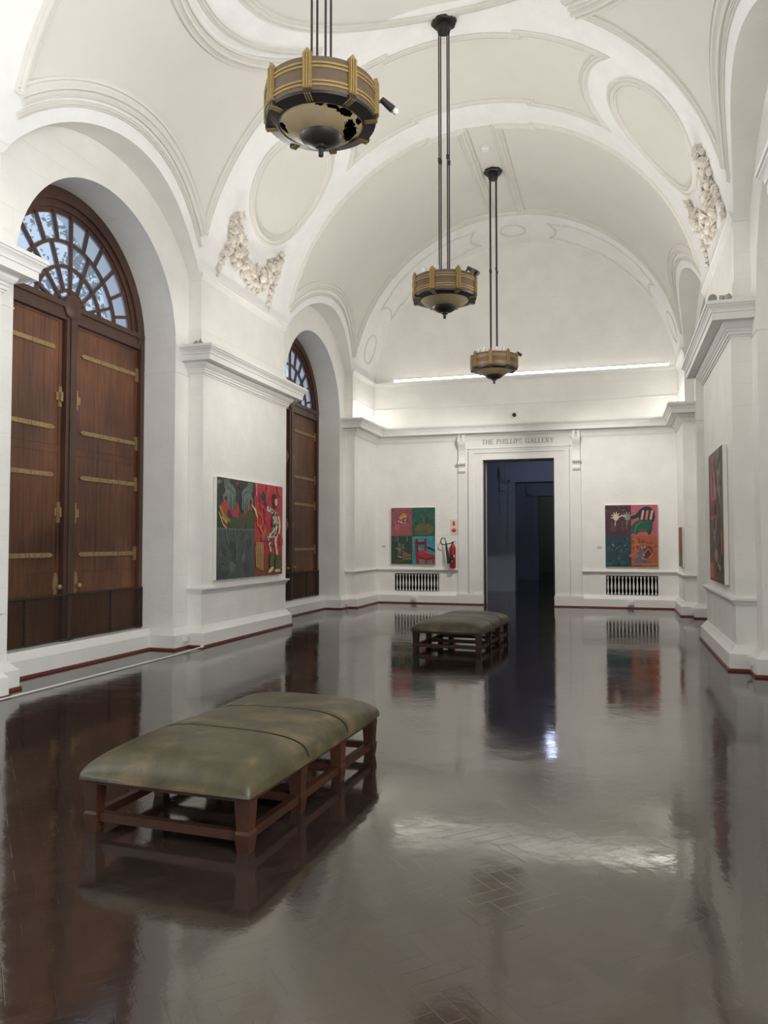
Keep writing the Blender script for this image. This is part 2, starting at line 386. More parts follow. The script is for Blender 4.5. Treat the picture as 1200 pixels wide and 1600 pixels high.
# ---- barrel vault
SOV,YOV=3.39,11.7
def mir(y): return 8.2+abs(y-8.2)
def region(th,Y):
    s=R*th; u=R*math.sin(th); z=ZC+R*math.cos(th); yy=mir(Y); a=abs(s)
    if yy<10.07:
        r=math.hypot(u,yy-8.2)
        if r<2.1: return 1
        if r<2.6: return 0
        return 1 if math.hypot(yy-8.2,z-AZ)>2.74 else 0
    if 10.82<yy<12.6:
        d=math.hypot(a-SOV,yy-YOV)
        if d<.93: return 1
        if a<SOV-.5 and d>1.42: return 1
        return 0
    if 10.0<yy<13.3: return 1 if math.hypot(a-SOV,yy-YOV)<.93 else 0
    if 13.32<yy<17.08:
        return 1 if math.hypot(yy-15.2,z-AZ)>2.74 else 0
    return 0
def vault():
    ys=set()
    y=Y0
    while y<Y1+.04: ys.add(round(y,4)); y+=.05
    for c in BAYS: ys|={round(c-HB,4),round(c+HB,4)}
    ys|={Y1+.07,Y0-.05}
    ys=sorted(ys); n=150; b=MB(); rows=[]
    for Y in ys:
        z=SPR-.02
        for c in BAYS:
            if abs(Y-c)<HB: z=max(z,archz(Y-c))
        t=math.acos((z-ZC)/R)
        rows.append([-t+2*t*i/n for i in range(n+1)])
    vs=[(R*math.sin(t),Y,ZC+R*math.cos(t)) for Y,r in zip(ys,rows) for t in r]
    fs=[];ms=[]
    for k in range(len(ys)-1):
        for i in range(n):
            a=k*(n+1)+i; fs.append((a,a+1,a+n+2,a+n+1))
            ms.append(region((rows[k][i]+rows[k][i+1]+rows[k+1][i]+rows[k+1][i+1])/4,(ys[k]+ys[k+1])/2))
    b.v=vs; b.f=fs; b.m=ms
    return struct(b.build('ceiling',[M_white,M_cream],angle=60))
vault()

def VM(s,Y,h):           # point on the vault: arc length s from the crown, Y along, h proud of the surface
    t=s/R; return ((R-h)*math.sin(t),Y,ZC+(R-h)*math.cos(t))
def s_of_z(z): return R*math.acos(max(-1,min(1,(z-ZC)/R)))
def s_of_u(u): return R*math.asin(u/R)
def prof(w,h=.045):
    return [(-w/2,-.004),(-w/2,h*.55),(-w*.36,h*.7),(-w*.3,h*.35),(-w*.16,h*.45),(-w*.05,h),(w*.1,h),(w*.18,h*.5),(w*.34,h*.4),(w*.38,h*.75),(w/2,h*.6),(w/2,-.004)]
def line(p,q,n=24): return [(p[0]+(q[0]-p[0])*i/n,p[1]+(q[1]-p[1])*i/n) for i in range(n+1)]
def sidearch(yc,r,y0,y1,sg=1,n=40):
    out=[]
    for i in range(n+1):
        y=y0+(y1-y0)*i/n; z=AZ+math.sqrt(max(.01,r*r-(y-yc)**2)); out.append((sg*s_of_z(z),y))
    return out
def flip(path): return [(a,2*8.2-y) for a,y in path]
tn=[0]
def trim(b,mat=M_moldv,angle=35):
    tn[0]+=1; return struct(b.build('trim_%d'%tn[0],mat,angle=angle))

# central bay: ribs, side-arch mouldings, ring
b=MB()
for f in (lambda p:p,flip):
    # rib line beside the central bay, from the V on the left to the V on the right
    e=1.86
    zv=AZ+math.sqrt(2.74**2-e*e); sv=s_of_z(zv); sr=s_of_u(math.sqrt(2.6**2-e*e))
    for sg in (-1,1): b.sweep(f(line((sg*sv,8.2+e),(sg*sr,8.2+e),30)),prof(.15),VM)
for sg in (-1,1):
    b.sweep(sidearch(8.2,2.74,8.2-1.86,8.2+1.86,sg),prof(.2,.055),VM)
    b.sweep(sidearch(8.2,2.58,8.2-1.84,8.2+1.84,sg),prof(.07,.03),VM)
trim(b)
b=MB()
for sg in (-1,1):
    a0=math.asin(1.9/2.62)
    for rr,w,h in ((2.62,.19,.075),(2.44,.09,.035)):
        b.sweep([(s_of_u(sg*rr*math.cos(-a0+2*a0*i/50)),8.2+rr*math.sin(-a0+2*a0*i/50)) for i in range(51)],prof(w,h),VM)
b.sweep([(s_of_u(2.1*math.cos(2*PI*i/96)),8.2+2.1*math.sin(2*PI*i/96)) for i in range(96)],prof(.13,.04),VM,closed=True)
trim(b)
# pier bands: panel with concave ends + medallions
b=MB()
rc=1.42; ya,yb=10.78,12.64
sa=SOV-math.sqrt(rc*rc-(YOV-ya)**2); sb=SOV-math.sqrt(rc*rc-(yb-YOV)**2)
def arc(sg):  # from ya to yb
    a0=math.asin((ya-YOV)/rc); a1=math.asin((yb-YOV)/rc)
    return [(sg*(SOV-rc*math.cos(a0+(a1-a0)*i/30)),YOV+rc*math.sin(a0+(a1-a0)*i/30)) for i in range(31)]
st=.075
loop=line((-sa,ya),(-1.0,ya),12)+line((-1.0,ya+st),(1.0,ya+st),14)+line((1.0,ya),(sa,ya),12)[:-1]+arc(1)+line((sb,yb),(1.0,yb),12)[1:]+line((1.0,yb-st),(-1.0,yb-st),14)+line((-1.0,yb),(-sb,yb),12)[:-1]+arc(-1)[::-1][:-1]
for f in (lambda p:p,flip):
    b.sweep(f(loop),prof(.12,.035),VM,closed=True)
    for sg in (-1,1):
        b.sweep(f([(sg*SOV+.93*math.cos(2*PI*i/72),YOV+.93*math.sin(2*PI*i/72)) for i in range(72)]),prof(.15,.045),VM,closed=True)
trim(b)
# side bays: two big panels and the flat ridge strip
b=MB()
for f in (lambda p:p,flip):
    for sg in (-1,1):
        y0,y1=13.32,17.08; zv=AZ+math.sqrt(2.74**2-(15.2-y0)**2); sv=s_of_z(zv)
        lp=sidearch(15.2,2.74,y0,y1,sg)+line((sg*sv,y1),(sg*1.0,y1),20)[1:]+line((sg*1.0,y1-.07),(sg*.31,y1-.07),6)+line((sg*.31,y1-.07),(sg*.31,y0+.07),10)[1:]+line((sg*.31,y0+.07),(sg*1.0,y0+.07),6)[1:]+line((sg*1.0,y0),(sg*sv,y0),20)[:-1]
        b.sweep(f(lp),prof(.17,.045),VM,closed=True)
        b.sweep(f(sidearch(15.2,2.57,y0+.02,y1-.02,sg)),prof(.07,.03),VM)
    # edge of the end band
    b.sweep(f(line((-s_of_z(6.2),17.2),(s_of_z(6.2),17.2),60)),prof(.06,.025),VM)
trim(b)
# end band cartouches
b=MB()
thin=[(-.02,-.003),(-.02,.016),(0,.022),(.02,.016),(.02,-.003)]
for f in (lambda p:p,flip):
    b.sweep(f([(.29*math.cos(2*PI*i/40),18.12+.33*math.sin(2*PI*i/40)) for i in range(40)]),thin,VM,closed=True)
    for sg in (-1,1):
        s0,s1=.86,3.75
        lp=line((sg*s0,17.72),(sg*1.25,17.72),4)+line((sg*1.25,17.66),(sg*3.3,17.66),16)+line((sg*3.3,17.72),(sg*s1,17.72),4)
        lp+=[(sg*(s1-.16*math.sin(PI*i/12)),17.72+.86*i/12) for i in range(1,12)]
        lp+=line((sg*s1,18.58),(sg*3.3,18.58),4)+line((sg*3.3,18.64),(sg*1.25,18.64),16)+line((sg*1.25,18.58),(sg*s0,18.58),4)
        lp+=[(sg*(s0+.16*math.sin(PI*i/12)),18.58-.86*i/12) for i in range(1,12)]
        b.sweep(f(lp),thin,VM,closed=True)
        b.sweep(f([(sg*4.72+.36*math.cos(2*PI*i/40),18.05+.33*math.sin(2*PI*i/40)) for i in range(40)]),thin,VM,closed=True)
trim(b)

# ------------------------------------------------------------------ string courses, cornices, dado, plinth
def flat(x,y,h): return (x,y,h)
CORN=[(-.02,4.06),(.016,4.06),(.016,4.082),(.036,4.086),(.036,4.12),(.052,4.126),(.052,4.15),(.075,4.165),(.098,4.195),(.104,4.22),(.112,4.235),
      (.222,4.235),(.222,4.228),(.236,4.228),(.236,4.312),(.25,4.316),(.25,4.332),(.256,4.35),(.27,4.372),(.288,4.388),(.292,4.404),(.306,4.408),(.306,4.45),(-.06,4.45)]
BASE=[(-.02,0),(.09,0),(.09,.205),(.078,.215),(.03,.27),(.015,.30),(-.02,.30)]
REDS=[(.05,0),(.108,0),(.108,.028),(.088,.032),(.05,.032)]
DADO=[(-.02,.78),(.015,.78),(.02,.80),(.04,.825),(.045,.835),(.06,.84),(.06,.865),(-.02,.868)]
STR=[(-.03,5.50),(.015,5.50),(.02,5.53),(.045,5.56),(.05,5.585),(.06,5.59),(.06,5.62),(-.03,5.63)]
APL=[(-.03,4.40),(.03,4.40),(.03,4.70),(.012,4.76),(-.03,4.765)]
def P2(path,s): # mirror for the right wall; keep the offset side facing the hall
    return path if s<0 else [(-x,y) for x,y in path][::-1]
# for the left wall travelling towards -Y puts the hall on the left-hand side of travel
for s in (-1,1):
    b=MB()
    for a,c in PIERS[1:3]:
        path=[(-WB,c),(-PF,c),(-PF,a),(-WB,a)]
        b.sweep(P2(path,s),CORN,flat)
    trim(b,M_mold,12)
    b=MB()
    for a,c in PIERS[1:3]:
        b.sweep(P2([(-WB,c),(-PF,c),(-PF,a),(-WB,a)],s),DADO,flat)
        b.sweep(P2([(-WB,c),(-AT,c),(-AT,a),(-WB,a)],s),STR,flat)
        b.sweep(P2([(-WB,c),(-AT,c),(-AT,a),(-WB,a)],s),APL,flat)
    # impost joint on wall face and reveals
    IMP=[(-.01,4.03),(.008,4.03),(.008,4.045),(-.01,4.047)]
    for yc in BAYS:
        for e in (-1,1):
            pth=[(-WB,yc+HB),(-WB,yc+DR),(-DP,yc+DR)] if e>0 else [(-DP,yc-DR),(-WB,yc-DR),(-WB,yc-HB)]
            b.sweep(P2(pth,s),IMP,flat)
    trim(b,M_mold)
    # plinth
    b=MB(); path=[]
    for k in range(len(PIERS)-1,-1,-1):
        a,c=PIERS[k]
        path+=[(-PF,c),(-PF,a)]
        if k>0:
            yc=BAYS[k-1]
            path+=[(-WB,a),(-WB,yc+DR),(-TH,yc+DR),(-TH,yc-DR),(-WB,yc-DR),(-WB,PIERS[k-1][1])]
    if s<0:
        full=[(-1.53,Y1)]+[(-PF,Y1)]+path[1:]
    else:
        full=[(-1.53,Y1)]+[(-PF,Y1)]+path[1:]
    b.sweep(P2(full,s),BASE,flat,m=0); b.sweep(P2(full,s),REDS,flat,m=1)
    struct(b.build('baseboard_left' if s<0 else 'baseboard_right',[M_mold,M_red]))
# end-wall cornice, strings and dado
b=MB()
far=[(WB,17.18),(PF,17.18),(PF,Y1),(-PF,Y1),(-PF,17.18),(-WB,17.18)]
b.sweep(far,CORN,flat)
fat=[(WB,17.18),(AT,17.18),(AT,Y1),(-AT,Y1),(-AT,17.18),(-WB,17.18)]
b.sweep(fat,[(o,z+.03) for o,z in STR],flat)
b.sweep([(WB,17.18),(AT,17.18),(AT,Y1-.03),(-AT,Y1-.03),(-AT,17.18),(-WB,17.18)],[(-.03,4.93),(.006,4.93),(.012,4.95),(-.03,4.955)],flat)
trim(b,M_mold,12)
b=MB()
b.sweep([(-1.50,Y1),(-PF,Y1),(-PF,17.18),(-WB,17.18)],DADO,flat)
b.sweep([(WB,17.18),(PF,17.18),(PF,Y1),(1.50,Y1)],DADO,flat)
trim(b,M_mold)
bb=MB(); bb.sweep([(-PF,Y0),(PF,Y0)],BASE,flat); bb.sweep([(-PF,Y0),(PF,Y0)],REDS,flat,m=1)
struct(bb.build('baseboard_back',[M_mold,M_red]))

# ------------------------------------------------------------------ doorway surround with lettering
ds=thing('doorway_surround','white moulded doorway surround lettered THE PHILLIPS GALLERY on the end wall','doorway',(0,Y1,0))
b=MB()
# stepped architrave (local y negative = towards the hall)
def arche(x0,x1,d,zt0,zt1,bb):
    for e in (-1,1): bb.box(min(e*x0,e*x1),max(e*x0,e*x1),-d,.0,0.0,zt0)
    bb.box(-x1,x1,-d,0,zt0,zt1)
arche(DW,.93,.05,DH,DH+.06,b); arche(.93,1.10,.035,DH+.06,DH+.17,b); arche(1.10,1.22,.06,DH+.17,DH+.235,b)
b.build('architrave',M_mold,ds)
for e in (-1,1):
    b=MB(); x0,x1=1.26,1.49
    b.box(min(e*x0,e*x1),max(e*x0,e*x1),-.03,0,0,3.35); 
    b.build('pilaster',M_mold,ds)
    b=MB(); x0,x1=DW-.015,1.53
    b.box(min(e*x0,e*x1),max(e*x0,e*x1),-.10,.02,0,.245); b.box(min(e*x0,e*x1)+.01,max(e*x0,e*x1)-.01,-.085,.02,.245,.275)
    b.box(min(e*x0,e*x1),max(e*x0,e*x1),-.125,0,0,.03,1)
    b.build('plinth_block',[M_mold,M_red],ds)
    # scrolled corbel: side outline extruded
    b=MB(); xc=e*1.385; w=.085
    out=[(0,3.27),(-.06,3.27),(-.085,3.31),(-.075,3.36),(-.05,3.39),(-.07,3.43),(-.11,3.47),(-.115,3.54),(-.08,3.58),(-.06,3.62),(-.06,3.80),(-.085,3.88),(-.13,3.94),(-.165,4.02),(-.165,4.10),(-.14,4.16),(-.14,4.33),(0,4.33)]
    vs=[(xc-w,y,z) for y,z in out]+[(xc+w,y,z) for y,z in out]; k=len(out)
    fs=[tuple(range(k)),tuple(range(k,2*k))[::-1]]+[(i,(i+1)%k,k+(i+1)%k,k+i) for i in range(k)]
    b.add(vs,fs)
    b.box(xc-w-.02,xc+w+.02,-.17,0,4.29,4.345)
    b.lathe([(.045,-w-.012),(.045,w*2+w*-1+.012)],16,(xc,-.10,3.50),axis='x'); b.lathe([(.05,-w-.012),(.05,w+.012)],16,(xc,-.125,4.05),axis='x')
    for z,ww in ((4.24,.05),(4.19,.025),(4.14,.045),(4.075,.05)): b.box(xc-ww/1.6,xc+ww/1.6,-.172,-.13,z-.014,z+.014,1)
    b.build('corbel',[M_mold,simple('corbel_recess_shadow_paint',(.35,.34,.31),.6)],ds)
b=MB(); b.box(-1.22,1.22,-.025,0,3.82,4.12); b.box(-1.26,1.26,-.05,0,3.875-.02,3.875); b.build('frieze_panel',M_mold,ds)

# serif capitals built from strokes
def letter(ch):
    T,t=.17,.075; S=[]   # list of polygons
    def st(p,q,w):
        a=Vector(p); c=Vector(q); d=(c-a).normalized(); n=Vector((-d.y,d.x))*w/2
        S.append([tuple(a+n),tuple(a-n),tuple(c-n),tuple(c+n)])
    def serif(x,y,w=.34,up=True): S.append([(x-w/2,y),(x+w/2,y),(x+w/2,y+(.05 if up else -.05)),(x-w/2,y+(.05 if up else -.05))])
    def stem(x): st((x,0),(x,1),T); serif(x,0); serif(x,1,up=False)
    def arcs(cx,cy,rx,ry,a0,a1,n=14,w0=.08,w1=.17):
        pr=None
        for i in range(n+1):
            a=math.radians(a0+(a1-a0)*i/n); w=w0+(w1-w0)*abs(math.cos(a))
            o=(cx+rx*math.cos(a),cy+ry*math.sin(a)); k=1-w/max(rx,.01)
            q=(cx+(rx-w)*math.cos(a),cy+(ry-min(w,.09))*math.sin(a))
            if pr: S.append([pr[0],o,q,pr[1]])
            pr=(o,q)
    if ch=='T':
        st((.4,0),(.4,1),T); serif(.4,0); st((.02,.96),(.78,.96),t); st((.05,.8),(.03,.98),.06); st((.75,.8),(.77,.98),.06); w=.8
    elif ch=='H': stem(.17); stem(.78); st((.17,.52),(.78,.52),t); w=.95
    elif ch=='E':
        st((.17,0),(.17,1),T); serif(.17,0,.34); serif(.17,1,.34,False); st((.1,.965),(.66,.965),t); st((.1,.035),(.7,.035),t); st((.17,.52),(.54,.52),t)
        st((.64,.82),(.66,1),.06); st((.67,.2),(.70,0),.06); st((.54,.42),(.54,.62),.06); w=.76
    elif ch in 'PR':
        st((.17,0),(.17,1),T); serif(.17,0); serif(.17,1,.34,False); st((.17,.965),(.42,.965),t); st((.17,.47),(.42,.47),t); arcs(.40,.717,.32,.285,-90,90)
        w=.74
        if ch=='R': st((.42,.46),(.78,.03),T); serif(.80,0,.22); w=.9
    elif ch=='I': stem(.19); w=.38
    elif ch=='L': st((.17,0),(.17,1),T); serif(.17,0); serif(.17,1,.34,False); st((.1,.035),(.66,.035),t); st((.63,.24),(.67,0),.06); w=.72
    elif ch=='S':
        arcs(.34,.75,.28,.26,30,270,16,.075,.13); arcs(.34,.26,.30,.27,-150,90,16,.075,.13); st((.57,.78),(.59,1),.05); st((.06,.25),(.04,0),.05); w=.68
    elif ch=='G':
        arcs(.5,.5,.47,.52,35,325,26,.075,.17); st((.84,.05),(.84,.46),T); serif(.84,.42,.32); st((.86,.74),(.88,1),.05); w=1.0
    elif ch=='A': st((.1,0),(.44,1),t); st((.42,1),(.80,0),T); st((.24,.36),(.66,.36),t); serif(.1,0,.26); serif(.80,0,.34); w=.94
    elif ch=='Y': st((.14,.97),(.44,.48),T); st((.78,.97),(.46,.48),t); st((.45,0),(.45,.5),T); serif(.45,0); serif(.14,1,.34,False); serif(.78,1,.26,False); w=.92
    else: w=.55
    return S,w
b=MB(); txt='THE PHILLIPS GALLERY'
Ls=[letter(c) for c in txt]; tot=sum(w+.10 for _,w in Ls); Hh=.115; k=1.76/(tot); x=-.885
for S,w in Ls:
    for pg in S: b.poly3([(x+px*k,3.96+py*Hh) for px,py in pg],lambda a,c,h:(a,-.025-h,c),-.002,.006)
    x+=(w+.10)*k
b.build('lettering',M_letter,ds,smooth=False)['label']='grey serif capitals reading THE PHILLIPS GALLERY'
b=MB(); b.box(-DW,-DW+.035,.08,.17,0,DH); b.box(DW-.035,DW,.08,.17,0,DH); b.box(-DW,DW,.08,.17,DH-.03,DH)
b.build('timber_lining',M_dark,ds)

# ------------------------------------------------------------------ rooms beyond the doorway
def far_wall(Y,name,mat):
    b=MB()
    b.box(-4.6,-.74,Y,Y+.5,0,6.2); b.box(.88,4.6,Y,Y+.5,0,6.2); b.box(-.74,.88,Y,Y+.5,3.42,6.2)
    for e,xx in ((-1,-.74),(1,.88)):
        for d,w0,w1 in ((.04,0,.06),(.03,.06,.16),(.05,.16,.22)): b.box(min(xx+e*w0,xx+e*w1),max(xx+e*w0,xx+e*w1),Y-d,Y,0,3.5)
        b.box(min(xx+e*.28,xx+e*.48),max(xx+e*.28,xx+e*.48),Y-.04,Y,0,3.3); b.box(min(xx+e*.30,xx+e*.46),max(xx+e*.30,xx+e*.46),Y-.13,Y,3.5,3.9)
        b.box(min(xx+e*.30,xx+e*.46),max(xx+e*.30,xx+e*.46),Y-.09,Y,3.15,3.35)
        b.box(min(xx,xx+e*3.6),max(xx,xx+e*3.6),Y-.08,Y,0,.25)
    b.box(-1.2,1.34,Y-.05,Y,3.42,3.5)
    return struct(b.build(name,mat))
far_wall(24.3,'wall_beyond',M_dim); far_wall(32.0,'wall_farthest',M_dim)
b=MB()
for a,c in ((19.55,24.3),(24.8,32.0),(32.5,40)):
    for e in (-1,1): b.box(min(e*4.5,e*4.6),max(e*4.5,e*4.6),a-.05,c+.05,0,6.2)
    b.box(-4.6,4.6,a-.05,c+.05,6.1,6.2)
b.box(-4.6,-DW,19.5,19.55,0,6.2); b.box(DW,4.6,19.5,19.55,0,6.2); b.box(-DW,DW,19.5,19.55,DH,6.2); b.box(-4.6,4.6,39.9,40,0,6.2)
struct(b.build('wall_rooms',M_dim))

# ------------------------------------------------------------------ doors with fanlights (left wall)
def make_door(n,yc):
    d=bpy.data.objects.new('door_%d'%n,None); COL.objects.link(d); d.location=(-DP,yc,0); d['kind']='structure'
    # local: x positive = into the hall, y along the wall
    def ring(bb,r0,r1,x0,x1,a0=0,a1=180,k=48,m=0):
        for i in range(k):
            t0=math.radians(a0+(a1-a0)*i/k); t1=math.radians(a0+(a1-a0)*(i+1)/k)
            P=lambda x,r,t:(x,r*math.cos(t),DZ+r*math.sin(t))
            bb.add([P(x0,r0,t0),P(x0,r1,t0),P(x0,r1,t1),P(x0,r0,t1),P(x1,r0,t0),P(x1,r1,t0),P(x1,r1,t1),P(x1,r0,t1)],
                   [(4,5,6,7),(0,3,2,1),(0,4,7,3),(1,2,6,5)],m)
    b=MB()
    ring(b,1.42,1.58,-.06,.03); ring(b,1.33,1.42,-.06,.0); ring(b,1.26,1.33,-.06,-.02)
    for e in (-1,1):
        b.box(-.08,.03,min(e*1.49,e*1.58),max(e*1.49,e*1.58),.30,DZ)
    b.box(-.10,.02,-1.5,1.5,DZ-.08,DZ+.07); b.box(-.10,.045,-1.56,1.56,DZ+.07,DZ+.14)     # transom
    b.box(-.10,.03,-.10,.10,.30,DZ-.05); b.box(-.10,.045,-.035,.035,.30,DZ-.05)           # mullion
    b.lathe([(.0,-.05),(.16,-.05),(.16,.04),(.13,.055),(.0,.055)],24,(0,0,DZ+.10),axis='x',cap=False)
    b.build('frame',M_frame,d)
    # glazing bars
    b=MB(); zc=DZ+.14
    for r in (.32,.62,.93): ring(b,r-.022,r+.022,-.05,-.005,5,175)
    def bar(a,r0,r1):
        t=math.radians(a); c,s_=math.cos(t),math.sin(t); w=.02
        p=[(r0*c-w*s_,DZ+r0*s_+w*c),(r0*c+w*s_,DZ+r0*s_-w*c),(r1*c+w*s_,DZ+r1*s_-w*c),(r1*c-w*s_,DZ+r1*s_+w*c)]
        b.poly3(p,lambda y,z,h:(h,y,z),-.05,0)
    for a in (45,90,135): bar(a,.12,.32)
    for a in range(1,8): bar(a*22.5,.32,.93)
    for a in range(1,12): bar(a*15,.93,1.30)
    b.build('fanlight_bars',M_frame,d)
    b=MB(); k=40; pts=[(1.30*math.cos(PI*i/k),DZ+1.30*math.sin(PI*i/k)) for i in range(k+1)]
    b.poly3(pts,lambda y,z,h:(h,y,z),-.032,-.028); b.build('fanlight_glass',M_glass,d,smooth=False)
    # leaves
    for e in (-1,1):
        lf=bpy.data.objects.new('leaf',None)
        b=MB(); y0,y1=.115,1.485
        def bx(xa,xb,ya,yb,za,zb,m=0): b.box(xa,xb,min(e*ya,e*yb),max(e*ya,e*yb),za,zb,m)
        nb=4; g=.0015
        bx(-.085,-.05,y0,y1,.32,4.36)
        for za,zb in ((2.76,4.33),(1.157,2.662)):
            cuts=[y0+.06,.60,1.02,y1-.06] if e>0 else [y0+.06,.42,.98,y1-.06]
            for c0,c1 in zip(cuts,cuts[1:]): bx(-.075,-.032,c0+g,c1-g,za,zb)
        bx(-.08,-.028,y0,y0+.058,.32,4.36); bx(-.08,-.028,y1-.058,y1,.32,4.36)
        bx(-.08,-.028,y0+.058,y1-.058,2.663,2.757); bx(-.08,-.028,y0+.058,y1-.058,4.333,4.36)
        bx(-.08,-.03,y0+.058,y1-.058,.86,1.155); bx(-.075,-.036,y0+.058,y1-.058,.32,.855)
        lf=b.build('leaf',M_leaf,d,smooth=False)
        for z in (3.99,2.98,2.385,1.385):
            b=MB()
            hy=y1-.0; segs=[(hy-.43,hy),(hy-.84,hy-.44),(hy-1.2,hy-.85)]
            for c0,c1 in segs: bx(-.03,-.016,c0,c1,z-.028,z+.028)
            bx(-.03,-.012,hy-.06,hy+.005,z-.10,z+.10)
            tip=hy-1.2; b.poly3([(e*tip,z-.028),(e*(tip-.05),z),(e*tip,z+.028)],lambda y,zz,h:(h,y,zz),-.03,-.016)
            for c in (hy-.03,hy-.22,hy-.40,hy-.5,hy-.64,hy-.80,hy-.92,hy-1.05,hy-1.17): b.blob((-.015,e*c,z),.011,sq=(.5,1,1),rough=0,n=6,k=4)
            b.build('strap_hinge',M_brass,lf)
        for z in (3.38,1.92):
            b=MB(); bx(-.03,-.014,y0+.01,y0+.065,z-.13,z+.13); bx(-.03,.01,y0+.012,y0+.05,z-.06,z+.06); bx(-.03,-.012,y0+.075,y0+.11,z-.05,z+.05); b.build('bolt_plate',M_brass,lf)
        b=MB(); yy=e*(y0+.07)
        b.poly3([(yy+.04*math.cos(2*PI*i/16),1.02+.15*math.sin(2*PI*i/16)) for i in range(16)],lambda y,zz,h:(h,y,zz),-.03,-.016)
        b.blob((.02,yy+.03,.985),.035,rough=0,n=12,k=7); b.build('door_knob',M_brass,lf)
    # wire guard along the foot
    b=MB(); z0,z1=.315,.885; x=.035
    for y in (-1.575,-.76,-.03,.03,.84,1.555): b.box(x-.012,x+.012,y,y+.022,z0,z1)
    b.box(x-.012,x+.012,-1.575,1.575,z1-.012,z1+.012); b.box(x-.012,x+.012,-1.575,1.575,z0,z0+.022)
    b.build('wire_guard_frame',M_iron,d)
    b=MB(); sp=.034; H=z1-z0
    y=-1.575-H*.5
    while y<1.575:
        for dr in (1,-1):
            ya,yb=(y,y+H*.5) if dr>0 else (y+H*.5,y)
            # clip to frame
            za,zb=z0,z1
            def clip(ya,za,yb,zb):
                for lim,sg in ((-1.57,1),(1.57,-1)):
                    fa,fbv=sg*(ya-lim),sg*(yb-lim)
                    if fa<0 and fbv<0: return None
                    if fa<0: t=fa/(fa-fbv); ya,za=ya+(yb-ya)*t,za+(zb-za)*t
                    elif fbv<0: t=fa/(fa-fbv); yb,zb=ya+(yb-ya)*t,za+(zb-za)*t
                return ya,za,yb,zb
            c=clip(ya,za,yb,zb)
            if c:
                ya,za,yb,zb=c; w=.0022
                b.add([(x,ya-w,za),(x,ya+w,za),(x,yb+w,zb),(x,yb-w,zb),(x+.003,ya-w,za),(x+.003,ya+w,za),(x+.003,yb+w,zb),(x+.003,yb-w,zb)],[(0,1,2,3),(4,7,6,5),(0,4,5,1),(3,2,6,7),(0,3,7,4),(1,5,6,2)])
        y+=sp
    b.build('wire_mesh',M_iron,d,smooth=False)
    return d
make_door(1,8.2); make_door(2,15.2)

# ------------------------------------------------------------------ garden outside
def tree(x,y,z,seed,label):
    t=thing('tree',label,'tree',(x,y,0))
    b=MB(); b.tube([(0,0,-.5),(.15,.1,2.2),(.0,.3,4.5),(.3,.2,7)],[.28,.22,.16,.06],10); b.tube([(0,.3,4.2),(.9,.9,5.6),(1.6,1.6,7.2)],[.1,.07,.03],8); b.tube([(.1,.2,3.6),(-.9,-.8,5.2),(-1.3,-1.6,6.8)],[.1,.07,.03],8)
    b.build('trunk',M_bark,t)
    rnd=random.Random(seed); b=MB()
    cl=[(Vector((rnd.gauss(0,1.5),rnd.gauss(0,1.8),z+rnd.gauss(0,1.5))),rnd.uniform(.5,1.0)) for _ in range(34)]
    for c,r in cl:
        for _ in range(110):
            d=Vector((rnd.gauss(0,1),rnd.gauss(0,1),rnd.gauss(0,1))).normalized()*r*rnd.uniform(.4,1.05); p=c+d
            a=Vector((rnd.gauss(0,1),rnd.gauss(0,1),rnd.gauss(0,1))).normalized(); e=a.orthogonal().normalized(); L_=rnd.uniform(.06,.11)
            b.add([p-a*L_,p+e*L_*.4,p+a*L_,p-e*L_*.4+Vector((0,0,.02))],[(0,1,2),(0,2,3)])
    o=b.build('foliage',M_foliage,t,smooth=False); return t
tree(-12.5,16.6,9.2,3,'leafy green tree outside, seen through the fanlight of the nearer wooden door')

